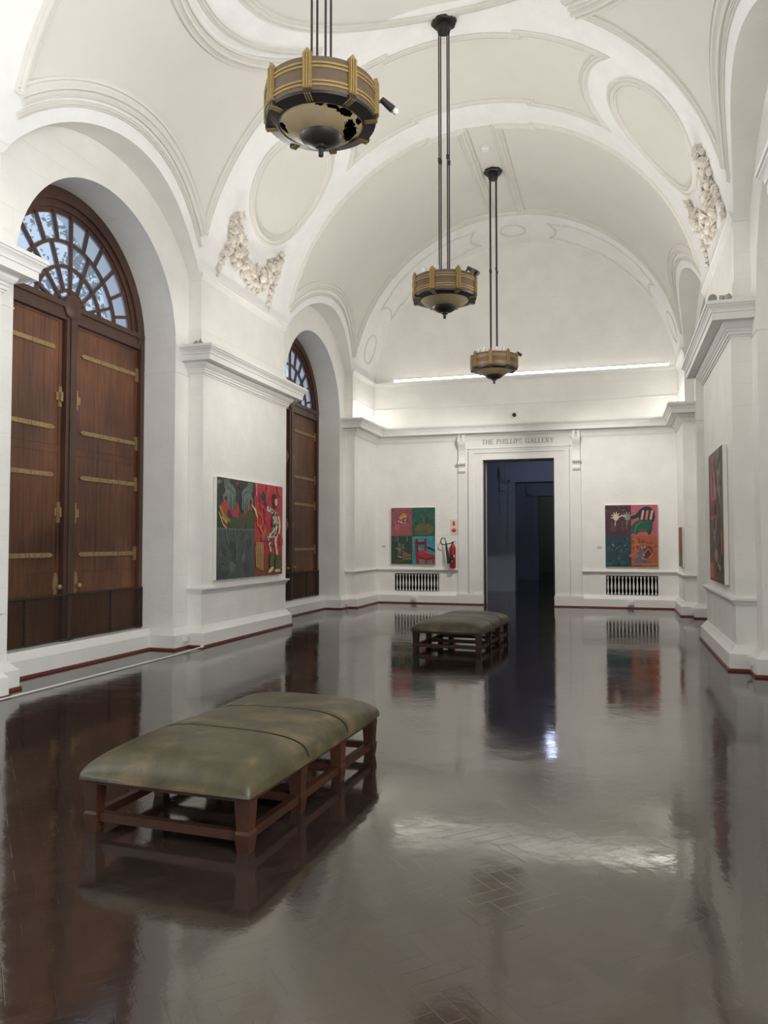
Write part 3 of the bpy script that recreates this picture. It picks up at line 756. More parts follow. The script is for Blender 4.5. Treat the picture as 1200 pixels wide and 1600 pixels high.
# ------------------------------------------------------------------ pendant lamps
def lamp(y,rib0,label,broken,bulbs,spots,rodlabel=None):
    t=thing('pendant_lamp',label,'lamp',(0,y,4.67),0,'bronze pendant lamps'); B=4.67
    def Z(z): return z-B
    b=MB(); n8=8
    b.lathe([(.0,Z(8.97)),(.185,Z(8.97)),(.185,Z(8.91)),(.17,Z(8.89)),(.10,Z(8.885))],8,cap=False); b.lathe([(.10,Z(8.895)),(.10,Z(8.82)),(.085,Z(8.77)),(.0,Z(8.77))],24,cap=False)
    b.build('ceiling_rose',M_darkmetal,t,angle=25)
    for k in range(4):
        a=PI/4+k*PI/2; x,yy=.085*math.cos(a),.085*math.sin(a)
        b=MB(); b.tube([(x,yy,Z(5.18)),(x,yy,Z(8.80))],.010,8); zc=6.88+.03*(k%2); b.tube([(x,yy,Z(zc)),(x,yy,Z(zc+.06))],.018,8); b.build('rod',M_rod,t)
    b=MB(); r=.447
    b.lathe([(.33,Z(4.955)),(r,Z(4.955)),(r,Z(5.215)),(.425,Z(5.225)),(.30,Z(5.235)),(.16,Z(5.25)),(.16,Z(5.285)),(.0,Z(5.285))],64,cap=False)
    dr=b.build('drum',M_drum,t)
    b=MB()
    for z in (5.165,5.135,5.025,4.995): b.lathe([(r-.005,Z(z-.008)),(r+.008,Z(z-.008)),(r+.010,Z(z)),(r+.008,Z(z+.008)),(r-.005,Z(z+.008))],64,cap=False)
    b.build('gold_band',M_gold,dr)
    for k in range(8):
        a=math.radians(rib0+45*k); ca,sa_=math.cos(a),math.sin(a)
        F=lambda tt,z,h:((r+h)*ca-tt*sa_,(r+h)*sa_+tt*ca,Z(z))
        b=MB()
        b.poly3([(-.036,4.965),(.036,4.965),(.036,5.235),(0,5.275),(-.036,5.235)],F,-.01,.018)
        for w in (-.022,0,.022): b.poly3([(w-.007,4.97),(w+.007,4.97),(w+.007,5.235),(w-.007,5.235)],F,.018,.026)
        # bracket below the ring
        G=lambda tt,rr,h:(rr*ca-tt*sa_,rr*sa_+tt*ca,Z(4.955)-h)
        b.poly3([(-.026,.35),(.026,.35),(.032,r+.012),(-.032,r+.012)],G,0,.032,1)
        for w in (-.02,0,.02): b.poly3([(w-.005,.35),(w+.005,.35),(w+.005,r+.014),(w-.005,r+.014)],G,.032,.037)
        b.build('rib',[M_gold,M_darkmetal],t,smooth=False)
    b=MB(); b.lathe([(.445,Z(4.957)),(.44,Z(4.935)),(.345,Z(4.915)),(.335,Z(4.93)),(.34,Z(4.957))],64,cap=False); b.build('under_ring',M_darkmetal,t)
    # shallow shade
    b=MB(); na,nr=150,30; rnd=random.Random(5)
    prof_=[(.34-.18*i/nr, 4.925-.095*(1-(1-i/nr)**1.6)) for i in range(nr+1)]
    vs=[(q*math.cos(2*PI*k/na),q*math.sin(2*PI*k/na),Z(z)) for k in range(na) for q,z in prof_]; fs=[]
    for k in range(na):
        for i in range(nr):
            a=math.degrees(2*PI*(k+.5)/na); f=i/nr; hole=False
            if broken:
                # torn patches (angle in degrees, radial position, size)
                for ha,hf,hs,hr in ((16,.56,30,.30),(-8,.42,12,.2),(-32,.14,13,.13),(-52,.08,10,.08),(0,.1,7,.1),(52,.22,12,.16),(-158,.16,10,.17),(-165,.3,6,.1),(80,.1,7,.1),(-70,.05,6,.06)):
                    da=(a-ha+180)%360-180
                    if (da/hs)**2+((f-hf)/hr)**2<1+rnd.uniform(-.35,.3): hole=True
            if not hole: fs.append((k*(nr+1)+i,((k+1)%na)*(nr+1)+i,((k+1)%na)*(nr+1)+i+1,k*(nr+1)+i+1))
    b.add(vs,fs); b.lathe([(.335,Z(4.935)),(.345,Z(4.93)),(.345,Z(4.92)),(.335,Z(4.917))],72,cap=False)
    sh=b.build('glass_shade',M_shade,t)
    if broken: sh['label']='beige shade with torn dark holes'
    b=MB(); b.lathe([(.165,Z(4.835)),(.17,Z(4.828)),(.155,Z(4.80)),(.115,Z(4.775)),(.06,Z(4.755)),(.0,Z(4.75))],40,cap=False); b.lathe([(.168,Z(4.84)),(.12,Z(4.85)),(0,Z(4.85))],40,cap=False); b.build('bowl',M_darkmetal,t)
    b=MB(); b.lathe([(.045,Z(4.758)),(.045,Z(4.735)),(.022,Z(4.73)),(.020,Z(4.67)),(0,Z(4.67))],20,cap=False); b.build('finial',M_darkmetal,t)
    for a in bulbs:
        a=math.radians(a); b=MB(); c=(.36*math.cos(a),.36*math.sin(a),0)
        b.lathe([(.028,Z(5.22)),(.034,Z(5.235)),(.036,Z(5.29)),(.030,Z(5.315)),(0,Z(5.32))],14,c,cap=False); b.build('bulb',M_bulb,t)
    for a,lit in spots:
        a=math.radians(a); ca,sa_=math.cos(a),math.sin(a); rr=r+.01
        P=lambda d,z,w=0:(d*ca-w*sa_,d*sa_+w*ca,Z(z))
        b=MB()
        if lit: zz=5.125; pts=(P(rr,zz),P(rr+.03,zz+.005),P(rr+.05,zz+.015)); h0,h1=P(rr+.035,zz+.02),P(rr+.125,zz-.06)
        else: zz=5.25; pts=(P(rr-.06,zz-.03),P(rr-.03,zz),P(rr+.01,zz+.005)); h0,h1=P(rr-.01,zz+.02),P(rr+.075,zz-.05)
        b.tube(pts,.012,8); b.tube([h0,h1],[.024,.032],14)
        so=b.build('spotlight',M_spot,t)
        if lit:
            b=MB(); e=P(rr+.145,zz-.078); b.blob(e,.027,rough=0,n=14,k=9); b.build('spot_bulb',M_bulb,so)
    return t
lamp(5.7,8,'nearest bronze drum pendant lamp, largest in view, with torn beige shade','yes',[],[(18,True)])
lamp(10.43,-9,'middle bronze drum pendant lamp with black spotlights and whole beige shade',None,[-128,-95,170,60],[(-18,False),(-32,False)])
lamp(15.05,0,'farthest bronze drum pendant lamp with white bulbs, hanging before the end wall',None,[-135,-112,-75,-50,120],[(3,False)])

# ------------------------------------------------------------------ benches
def bench(loc,rz,label):
    t=thing('bench',label,'bench',loc,rz,'olive leather gallery benches')
    W,L=1.0,1.90   # outer faces of legs
    lw=.085; xs=(-W/2+lw/2,W/2-lw/2); ys=[lw/2+(L-lw)*i/3 for i in range(4)]
    for y in ys:
        for x in xs:
            b=MB(); b.taper(x,y,.0,.062,.045,.075); b.taper(x,y,.045,.075,.095,.083); b.taper(x,y,.095,.083,.11,.07); b.taper(x,y,.11,.068,.26,.086); b.build('leg',M_bench,t,smooth=False)
        b=MB(); b.box(xs[0]+.03,xs[1]-.03,y-.022,y+.022,.058,.104); b.build('stretcher',M_bench,t,smooth=False)
    for x in xs:
        b=MB(); b.box(x-.022,x+.022,ys[0]+.03,ys[3]-.03,.058,.104); b.build('stretcher',M_bench,t,smooth=False)
    b=MB()
    for x in xs: b.box(x-.04,x+.04,0.002,L-.002,.255,.30)
    for y in ys: b.box(xs[0]+.04,xs[1]-.04,y-.038,y+.038,.256,.30)
    b.build('seat_rail',M_bench,t,smooth=False)
    # cushion
    b=MB(); a=W/2+.025; ya,yb=-.03,L+.03; nt_,ny=40,96; zb=.285; H=.165; rows=[]
    seams=[ys[1],ys[2]]
    for j in range(ny+1):
        f=j/ny; v=2*f-1; v=math.copysign(abs(v)**.8,v); y=(ya+yb)/2+v*(yb-ya)/2
        e=max(0,1-abs(v)**7)**.45; sd=min(abs(y-q) for q in seams)
        row=[]
        for i in range(nt_+1):
            th=PI*i/nt_; c,s_=math.cos(th),math.sin(th)
            x=a*math.copysign(abs(c)**.62,c)*(.965+.035*e); hgt=(abs(s_)**.62)
            dz=-.012*math.exp(-(sd/.018)**2)*hgt+.006*math.sin(5*y+3*x)*hgt*e
            zz=zb+H*hgt*(.30+.70*e)+dz
            if i in (0,nt_): zz=zb
            row.append((x,y,zz))
        rows.append(row)
    vs=[p for r_ in rows for p in r_]; k=nt_+1; fs=[(j*k+i,j*k+i+1,(j+1)*k+i+1,(j+1)*k+i) for j in range(ny) for i in range(nt_)]
    fs.append(tuple(range(k))); fs.append(tuple(ny*k+i for i in range(k)))
    b.add(vs,fs); cu=b.build('cushion',M_leather,t,angle=70)
    for q in seams:
        j=min(range(ny+1),key=lambda jj:abs(rows[jj][0][1]-q)); b=MB(); b.tube([(x,y,z+.003) for x,y,z in rows[j]][1:-1],.0055,6); b.build('piping',M_pipe,cu)
    return t
bench((.0,3.515,0),math.radians(-2.2),'nearest olive leather bench with wooden legs, in the foreground')
bench((-.03,10.60,0),math.radians(-4.2),'farther olive leather bench in mid hall in front of the doorway')

# ------------------------------------------------------------------ paintings
PC={}
def paint(c):
    k=tuple(c)
    if k not in PC:
        lin=[((v/255+.055)/1.055)**2.4 if v>10 else v/255/12.92 for v in c]
        PC[k]=simple('oil_paint_%02x%02x%02x'%k,lin,.5,var=.18,scale=14,bump=.3,bscale=60)
    return PC[k]
class Pic:
    """layers of paint on a canvas; a: 0..1 left to right, b: 0..1 bottom to top"""
    def __init__(s,w,h): s.w,s.h=w,h; s.mb=MB(); s.mats=[]; s.n=0
    def mat(s,c):
        m=paint(c)
        if m not in s.mats: s.mats.append(m)
        return s.mats.index(m)
    def poly(s,pts,c):
        s.n+=1; h=.0006+.00022*s.n
        s.mb.add([(min(1,max(0,a))*s.w,-h,min(1,max(0,b_))*s.h) for a,b_ in pts],[tuple(range(len(pts)))],s.mat(c))
    def rect(s,a0,a1,b0,b1,c): s.poly([(a0,b0),(a1,b0),(a1,b1),(a0,b1)],c)
    def ell(s,a,b_,ra,rb,c,rot=0,n=20):
        cr,sr=math.cos(math.radians(rot)),math.sin(math.radians(rot)); k=s.w/s.h
        s.poly([(a+(ra*math.cos(2*PI*i/n)*cr-rb/k*math.sin(2*PI*i/n)*sr),b_+(ra*k*math.cos(2*PI*i/n)*sr+rb*math.sin(2*PI*i/n)*cr)) for i in range(n)],c)
    def stroke(s,pts,w,c):
        k=s.w/s.h; P=[Vector((a*k,b_)) for a,b_ in pts]; l=[];r=[]
        ws=w if isinstance(w,(list,tuple)) else [w]*len(P)
        for i,p in enumerate(P):
            d=(P[min(i+1,len(P)-1)]-P[max(0,i-1)]).normalized(); n=Vector((-d.y,d.x))*ws[i]/2
            l.append(p+n); r.append(p-n)
        for i in range(len(P)-1): s.poly([(q.x/k,q.y) for q in (l[i],l[i+1],r[i+1],r[i])],c); s.n-=.8
    def daubs(s,a0,a1,b0,b1,n,cols,seed,sz=.03,st=2):
        rnd=random.Random(seed)
        for _ in range(n): s.ell(rnd.uniform(a0,a1),rnd.uniform(b0,b1),rnd.uniform(.3,1)*sz,rnd.uniform(.3,1)*sz*st,rnd.choice(cols),rnd.uniform(0,180),8); s.n-=.7
def painting(loc,rz,w,h,th,label,draw,tilt=0):
    t=thing('painting',label,'painting',loc,rz)
    if tilt: t.rotation_euler=(tilt,0,rz)
    b=MB(); b.box(0,w,0.0,th,0,h); b.build('canvas',M_canvas,t,smooth=False)
    p=Pic(w,h); draw(p); p.mb.build('painted_face',p.mats,t,smooth=False)
    return t
K=(28,24,22)
def draw_left(p):
    rnd=random.Random(2)
    p.rect(0,.53,0,1,(70,76,73)); p.rect(.53,1,0,1,(178,52,58)); p.rect(.53,1,0,.24,(128,70,42))
    p.rect(0,.53,.50,1,(52,56,54))
    p.daubs(0,.53,.88,1,14,[(120,62,56),(36,40,52),(98,110,92),(60,44,60)],3,.04,1.6)
    p.daubs(0,.53,.52,.64,12,[(78,66,40),(44,62,40),(84,52,40),(60,66,66)],4,.05,1.4)
    p.ell(.13,.70,.085,.085,(172,62,52)); p.ell(.25,.68,.05,.10,(168,58,52)); p.poly([(.35,.66),(.48,.78),(.5,.70),(.4,.58)],(166,54,46))
    p.ell(.46,.60,.07,.11,(62,84,40),20); p.ell(.24,.56,.08,.06,(60,80,44)); p.ell(.34,.58,.055,.09,(80,74,62)); p.ell(.16,.63,.03,.06,(70,48,84))
    # grey-green hands
    for cx,cy,sg in ((.17,.86,1),(.41,.85,-1)):
        p.stroke([(cx-sg*.05,1.0),(cx-sg*.035,cy+.05)],.13,(88,104,98)); p.ell(cx+sg*.01,cy+.01,.075,.075,(98,114,108),-sg*18)
        p.stroke([(cx-sg*.04,cy+.05),(cx+sg*.02,cy+.03),(cx+sg*.06,cy-.01)],.010,(58,70,68)); p.stroke([(cx-sg*.06,cy+.02),(cx-sg*.01,cy-.01)],.010,(126,140,132))
        p.stroke([(cx-sg*.05,cy-.0),(cx-sg*.085,cy-.05),(cx-sg*.075,cy-.11)],[.05,.04,.02],(104,120,112))
        for i in range(4):
            x0=cx-sg*.03+sg*i*.030; ln=.17-.022*abs(i-1.5)
            p.stroke([(x0,cy-.02),(x0+sg*.012,cy-.02-ln*.5),(x0+sg*.006,cy-.02-ln)],[.05,.042,.02],(92,108,102) if i%2 else (110,126,118)); p.stroke([(x0+sg*.016,cy-.03),(x0+sg*.026,cy-.02-ln*.6),(x0+sg*.018,cy-.02-ln)],.009,(34,42,42))
    p.stroke([(.03,.72),(.10,.60),(.17,.58)],[.03,.06,.03],(150,128,44)); p.stroke([(.06,.62),(.13,.55)],.03,(176,150,56)); p.stroke([(.02,.66),(.08,.54),(.13,.50)],.015,(200,180,120))
    p.rect(0,.53,.49,.505,(96,104,102)); p.rect(0,.53,0,.49,(74,82,81))
    for pts in ([(.10,.49),(.14,.34),(.22,.24),(.24,.14),(.18,.10)],[(.22,.49),(.26,.30),(.25,.16),(.16,.08)],[(.34,.49),(.37,.34),(.33,.22),(.36,.18)],[(.28,.48),(.24,.28)],[(.45,.49),(.48,.38),(.46,.30)]):
        p.stroke(pts,.012,(44,50,50)); p.stroke([(a+.012,b_) for a,b_ in pts],.007,(122,128,124))
    p.ell(.20,.12,.035,.06,(98,104,100),-25); p.ell(.36,.21,.028,.05,(98,104,100),-25); p.daubs(0,.5,.02,.45,14,[(64,72,72),(84,92,90),(58,64,64)],9,.05,1.8)
    p.stroke([(.06,.16),(.1,.14),(.14,.17)],.008,K); p.stroke([(.37,.12),(.41,.13),(.4,.06)],.008,K)
    # red half: seated speckled figure
    p.stroke([(.55,.99),(.555,.86)],.03,(214,120,140)); p.daubs(.55,1,.35,.98,18,[(190,62,66),(166,44,52),(184,58,72)],11,.06,1.6)
    p.stroke([(.48,.76),(.54,.70),(.57,.62)],[.012,.03,.02],(222,206,176))
    p.stroke([(.58,.68),(.63,.66),(.66,.58),(.62,.52),(.57,.55),(.57,.64)],.026,(206,104,48)); p.stroke([(.60,.54),(.66,.46),(.70,.50)],.03,(206,112,56)); p.ell(.66,.42,.03,.04,(150,110,104))
    p.stroke([(.64,.90),(.68,.87),(.69,.80),(.73,.72)],[.05,.06,.045,.05],(74,44,84)); p.ell(.655,.86,.04,.05,(52,40,48))
    body=(212,200,174)
    p.stroke([(.72,.735),(.80,.715),(.87,.66)],.055,body); p.stroke([(.85,.70),(.87,.56),(.83,.45)],[.10,.13,.10],body); p.stroke([(.92,.66),(.945,.55),(.93,.46)],.04,body)
    p.stroke([(.84,.46),(.75,.42),(.79,.26)],[.08,.07,.045],body); p.stroke([(.88,.46),(.87,.36),(.90,.22)],[.08,.06,.04],body)
    p.daubs(.80,.92,.42,.70,60,[K,(60,54,44),(92,84,64),(150,140,112)],21,.015,1.5); p.daubs(.74,.9,.28,.46,16,[K,(70,62,50)],22,.012,1.8); p.daubs(.72,.84,.69,.74,8,[K],23,.012,1.2)
    p.ell(.865,.815,.042,.075,(84,46,38)); p.ell(.872,.82,.022,.05,(206,168,142)); p.ell(.85,.88,.035,.03,K)
    p.ell(.80,.16,.035,.10,(70,98,48)); p.ell(.90,.13,.04,.09,(66,94,46)); p.ell(.79,.06,.05,.022,(212,200,160),20); p.ell(.90,.045,.05,.018,(206,196,160))
    p.stroke([(.54,.34),(.66,.34)],.05,(168,128,56))
    for i in range(5): p.stroke([(.54+.028*i,.32),(.555+.024*i,.10-.01*i)],.016,(206,176,104)); p.stroke([(.553+.028*i,.31),(.565+.024*i,.12)],.008,(120,84,44))
    p.stroke([(.66,.35),(.71,.44)],.01,K); p.stroke([(.68,.30),(.72,.38)],.008,K)
painting((-PF+.065,10.50,.965),PI/2,2.42,1.585,.06,'large painting on the left pier, grey hands beside a speckled figure on red',draw_left)

def draw_endL(p):
    p.rect(0,.48,.5,1,(142,82,92)); p.rect(.48,1,.5,1,(42,88,72)); p.rect(0,.48,0,.5,(44,70,56)); p.rect(.48,1,0,.5,(58,140,146))
    p.daubs(.02,.46,.52,.98,14,[(150,90,100),(132,74,84),(146,80,86)],31,.05,1.8)
    p.poly([(.15,.68),(.42,.72),(.46,.53),(.12,.52)],(158,88,90))
    for i in range(7): p.stroke([(.18+.04*i,.68),(.2+.04*i,.52)],.008,(126,70,74))
    p.poly([(.18,.82),(.27,.90),(.34,.89),(.36,.83),(.28,.82),(.22,.79)],(206,158,48)); p.stroke([(.22,.84),(.33,.88)],.012,(150,106,36))
    p.daubs(.09,.26,.72,.78,10,[(220,214,206),K,(226,220,214)],32,.018,1); p.daubs(.26,.44,.72,.82,12,[(98,62,84),(210,198,196),(74,52,60)],33,.016,1.2); p.ell(.14,.66,.06,.06,(176,100,112))
    p.daubs(.5,.98,.66,.98,14,[(36,80,66),(50,98,80),(40,86,72)],34,.06,1.5)
    p.ell(.76,.62,.21,.11,(96,98,62)); p.ell(.70,.56,.16,.06,(88,92,60)); p.ell(.82,.77,.05,.06,(54,76,66)); p.daubs(.74,.9,.7,.8,8,[(120,116,86),(44,66,56),(160,156,136)],35,.014,1)
    p.stroke([(.89,.68),(.91,.56)],.03,(104,80,52)); p.stroke([(.48,.5),(1,.51)],.012,(60,52,46))
    for x in (.10,.15,.36): p.stroke([(x,.5),(x+.01,.40)],.007,(150,156,142))
    p.stroke([(.18,.38),(.21,.24),(.16,.12)],[.04,.06,.03],(110,98,84)); p.stroke([(.26,.34),(.30,.22),(.28,.10)],[.03,.05,.04],(122,106,92)); p.daubs(.14,.32,.10,.38,16,[(150,138,120),(70,62,52),(92,74,56),(176,168,150)],36,.018,1.8)
    p.poly([(.26,.26),(.42,.20),(.44,.16),(.28,.14)],(118,92,80)); p.stroke([(.26,.27),(.43,.18)],.014,K); p.poly([(.26,.18),(.46,.18),(.46,.08),(.27,.06)],(112,104,62)); p.stroke([(.28,.12),(.46,.12)],.01,(60,54,36)); p.stroke([(.1,.05),(.26,.05)],.03,(116,74,58))
    red=(150,34,52)
    p.daubs(.5,.98,.2,.48,12,[(66,150,158),(54,128,140),(70,130,150)],37,.06,1.4); p.poly([(.55,0),(1,0),(1,.06),(.6,.1)],(112,120,116))
    p.stroke([(.58,.45),(.59,.22),(.61,.0)],.055,red); p.stroke([(.78,.45),(.79,.24)],.045,red); p.stroke([(.60,.37),(.79,.375)],.045,(96,24,44)); p.stroke([(.62,.22),(.80,.23)],.03,red)
    p.poly([(.60,.20),(.82,.20),(1,.16),(1,.08),(.80,.09),(.62,.14)],(166,44,58)); p.stroke([(.62,.13),(.80,.08),(.99,.12)],.022,(90,22,36)); p.stroke([(.82,.30),(1,.24)],.04,(60,38,54))
    p.stroke([(.80,.09),(.80,.0)],.045,red); p.stroke([(.96,.10),(.96,.0)],.03,red); p.ell(.72,.225,.09,.02,(176,60,64)); p.stroke([(.585,.44),(.60,.2)],.012,(96,22,40))
painting((-3.225,Y1-.05,.985),0,1.15,1.43,.045,'four-panel painting with a red chair on turquoise, left of the doorway',draw_endL)

def draw_endR(p):
    p.rect(0,.5,.5,1,(72,40,50)); p.rect(.5,1,.5,1,(178,92,104)); p.rect(0,.5,0,.5,(36,66,74)); p.rect(.5,1,0,.5,(168,88,56))
    p.daubs(.02,.48,.52,.98,14,[(80,44,54),(62,34,44),(84,50,58)],41,.06,1.6)
    for cx,c in ((.21,(206,190,168)),(.43,(132,142,132))):
        p.ell(cx,.80,.055,.05,c)
        for i in range(5):
            a=math.radians(50+ i*34+(0 if cx<.3 else -20)); p.stroke([(cx+.03*math.cos(a),.80+.03*math.sin(a)),(cx+.10*math.cos(a),.80+.09*math.sin(a))],[.026,.012],c)
        p.stroke([(cx,.76),(cx-.02,.66)],.012,c)
    p.stroke([(.25,.80),(.32,.83),(.40,.82)],.02,(206,190,168)); p.stroke([(.19,.97),(.3,.92),(.43,.97)],.02,K); p.daubs(.22,.40,.92,.97,8,[(196,184,170),K],42,.012,1)
    for x in (.13,.18,.33,.41): p.stroke([(x,.74),(x+.01,.58)],.005,(150,120,120))
    p.stroke([(.28,.63),(.44,.63)],.006,(130,92,96)); p.stroke([(.14,.68),(.20,.64)],.006,K)
    g=(34,86,64); gd=(22,48,44)
    p.ell(.80,.82,.155,.155,gd); p.poly([(.64,.80),(.50,.76),(.50,.82),(.58,.84),(.70,.95)],gd); p.poly([(.66,.76),(.92,.78),(.90,.62),(.60,.66)],gd)
    for i in range(3): p.stroke([(.70+.085*i,.76),(.735+.085*i,.91)],.034,(212,150,148) if i!=1 else (196,120,120))
    p.poly([(.50,.66),(.62,.75),(.88,.75),(.91,.62),(.87,.52),(.82,.52),(.80,.57),(.66,.57),(.60,.52),(.54,.54),(.50,.60)],g); p.stroke([(.56,.54),(.60,.66),(.70,.74)],.016,(70,130,100)); p.stroke([(.64,.60),(.80,.60)],.02,(84,100,56)); p.stroke([(.88,.66),(.84,.54)],.014,gd)
    p.daubs(.03,.47,.03,.46,26,[(44,80,88),(30,54,66),(52,92,92),(28,44,80)],43,.04,1.3); p.daubs(.2,.45,.15,.38,12,[(84,116,112),(110,128,116),(26,36,74)],44,.016,1.4)
    p.stroke([(.13,.37),(.17,.33)],.02,(130,140,120)); p.stroke([(.38,.24),(.39,.17),(.44,.17),(.45,.24)],.018,(30,38,92)); p.stroke([(.22,.24),(.24,.17)],.012,(24,40,70))
    p.daubs(.52,.98,.05,.46,18,[(182,96,58),(150,74,48),(176,104,72)],45,.05,1.5)
    p.poly([(.58,.06),(.64,.22),(.66,.36),(.72,.34),(.78,.18),(.76,.06)],(110,96,98)); p.poly([(.72,.10),(.74,.30),(.86,.34),(.92,.22),(.80,.12)],(92,44,42))
    p.stroke([(.64,.46),(.66,.38),(.72,.42),(.76,.40)],.014,(70,44,40)); p.stroke([(.76,.41),(.84,.38),(.92,.40)],.02,(116,92,72)); p.stroke([(.74,.22),(.82,.30),(.90,.21),(.80,.12),(.70,.14)],.02,(176,122,92)); p.daubs(.60,.76,.06,.36,20,[(140,128,128),(84,70,84),(70,92,100),(196,176,150)],46,.018,1.6)
    p.ell(.62,.10,.06,.05,(96,100,122)); p.ell(.82,.09,.05,.05,(112,98,92)); p.stroke([(.54,.04),(.98,.05)],.014,(206,140,72)); p.stroke([(.54,.02),(.7,.03)],.014,(120,40,34)); p.stroke([(.57,.42),(.58,.26)],.014,(206,120,60))
painting((2.035,Y1-.05,.965),0,1.165,1.445,.045,'four-panel painting with a dark green chair and pale hands, right of the doorway',draw_endR)

def draw_right(p):
    p.rect(0,1,0,1,(84,76,68)); p.poly([(0,.98),(.4,1),(.5,.6),(.3,.45),(0,.5)],(126,56,58)); p.rect(0,.5,0,.30,(118,70,46)); p.rect(.5,1,0,.4,(74,62,52)); p.rect(0,.1,0,.98,(84,44,44))
    p.poly([(.15,.88),(.5,.90),(.5,.62),(.15,.60)],(184,86,92)); p.ell(.55,.82,.12,.13,(70,50,44)); p.ell(.75,.80,.14,.22,(128,116,98)); p.ell(.85,.94,.12,.06,(44,36,30))
    p.stroke([(.45,.76),(.55,.66),(.65,.62)],[.05,.06,.03],(128,122,126)); p.ell(.62,.58,.10,.12,(56,40,38)); p.ell(.3,.57,.10,.06,(86,36,44)); p.stroke([(.12,.49),(.6,.50)],.02,(170,84,84))
    p.stroke([(.45,.48),(.4,.34),(.5,.2)],[.16,.12,.08],(120,114,102)); p.ell(.7,.42,.18,.14,(72,68,62)); p.stroke([(.9,.4),(.85,.2)],.08,(150,78,50)); p.ell(.5,.2,.12,.05,(150,138,118)); p.stroke([(.6,.14),(.78,.10)],.03,(176,150,120))
    p.rect(.05,.3,.02,.14,(176,108,52)); p.daubs(.1,.9,.02,.9,46,[(66,56,50),(104,92,82),(140,60,60),(92,80,70),(52,44,40)],51,.06,.9)
painting((PF-.06,12.14,1.0),-PI/2,1.49,1.80,.055,'tall dark red and grey painting on the right pier, seen edge-on',draw_right)
def draw_fr(p):
    p.rect(0,1,0,1,(142,56,52)); p.rect(0,1,0,.36,(98,90,76)); p.daubs(0,1,0,1,20,[(156,66,60),(120,46,46),(110,96,80)],61,.08,1)
painting((PF-.035,18.2,1.02),-PI/2,.95,.84,.03,'small red painting seen edge-on beside the far right corner',draw_fr)

# ------------------------------------------------------------------ end-wall fittings
def vent(v,label):
    x0,x1,z0,z1=v; t=thing('balustrade_vent',label,'vent',((x0+x1)/2,Y1,z0),0,'balustrade vents in the end wall'); w=(x1-x0)/2; h=z1-z0
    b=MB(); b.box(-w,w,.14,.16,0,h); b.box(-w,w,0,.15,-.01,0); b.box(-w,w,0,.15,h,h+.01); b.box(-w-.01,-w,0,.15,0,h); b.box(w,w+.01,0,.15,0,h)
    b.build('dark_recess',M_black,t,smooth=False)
    n=14
    for i in range(n):
        x=-w+.035+(2*w-.07)*i/(n-1)
        b=MB(); pr=[(.03,0),(.03,.03),(.016,.05),(.014,.09),(.024,.13),(.029,.18),(.024,.23),(.016,.30),(.013,.35),(.022,.375),(.03,.395),(.03,.43)]
        b.lathe([(r_*.84,z*h/.43) for r_,z in pr],12,(x,.045,0)); b.build('baluster',M_mold,t)
    return t
vent(VENTS[0],'white balustrade vent with dark slots below the red chair painting'); vent(VENTS[1],'white balustrade vent with dark slots below the green chair painting')

t=thing('fire_extinguisher','red fire extinguisher with black horn hanging left of the doorway','fire extinguisher',(-1.615,Y1-.115,.895))
b=MB(); b.lathe([(0,0),(.068,0),(.074,.012),(.075,.46),(.07,.52),(.05,.57),(.03,.60),(.0,.60)],28,cap=False); b.build('cylinder',M_extred,t)
b=MB(); b.box(-.055,.03,-.0765,-.03,.205,.265); b.box(-.055,.035,-.0765,-.03,.15,.195,0); b.box(.035,.058,-.0675,-.03,.27,.33,1); b.box(-.04,.03,-.0765,-.03,.28,.33,0); b.lathe([(0,-.0785),(.013,-.0785),(.013,-.07)],12,(-.0,0,.172),axis='y',m=1)
b.build('label_plate',[M_rubber,M_sock],t)
b=MB(); b.tube([(0,0,.59),(0,0,.65)],.022,12); b.box(-.02,.075,-.015,.015,.645,.66); b.tube([(-.02,0,.625),(-.06,0,.61)],.012,8); b.build('valve_handle',M_rubber,t)
b=MB(); pts=[(-.05,-.01,.615)]+[(-.23+.07*math.cos(math.radians(a)),-.015,.665+.085*math.sin(math.radians(a))) for a in range(-75,-310,-18)]+[(-.185,-.02,.70),(-.16,-.03,.62)]
b.tube(pts,.011,8); b.build('hose',M_rubber,t)
b=MB(); b.tube([(-.165,-.03,.64),(-.15,-.035,.52),(-.085,-.06,.12)],[.016,.026,.042],14); b.build('horn',M_rubber,t)

t=thing('extinguisher_sign','cream sign with red arrow and extinguisher symbol above the red extinguisher','sign',(-1.605,Y1-.012,1.735))
b=MB(); b.box(-.088,.088,0,.012,0,.37); b.build('sign_plate',simple('cream_sign',(.80,.62,.46),.5),t,smooth=False)
M_sr=simple('sign_red',(.42,.045,.03),.5); F=lambda a,c,h:(a,-h,c)
b=MB(); b.poly3([(-.016,.16),(.016,.16),(.016,.115),(.045,.13),(.066,.10),(.03,.06),(0,.045),(-.03,.06),(-.066,.10),(-.045,.13),(-.016,.115)],F,-.001,.002); b.build('arrow_symbol',M_sr,t,smooth=False)
b=MB(); b.poly3([(-.024,.215),(.024,.215),(.026,.29),(.014,.32),(-.002,.335),(-.016,.32),(-.026,.29)],F,-.001,.002); b.build('extinguisher_symbol',M_sr,t,smooth=False)

t=thing('security_camera','small black dome camera above the end cornice over the doorway','camera',(-.075,Y1-.06,4.6))
b=MB(); b.box(-.035,.035,-.0,.04,.03,.12); b.tube([(0,.03,.10),(0,-.03,.11)],.022,10); b.build('bracket',M_sock,t)
b=MB(); b.blob((0,-.035,.055),.05,rough=0,n=16,k=10); b.build('dome',M_spot,t)

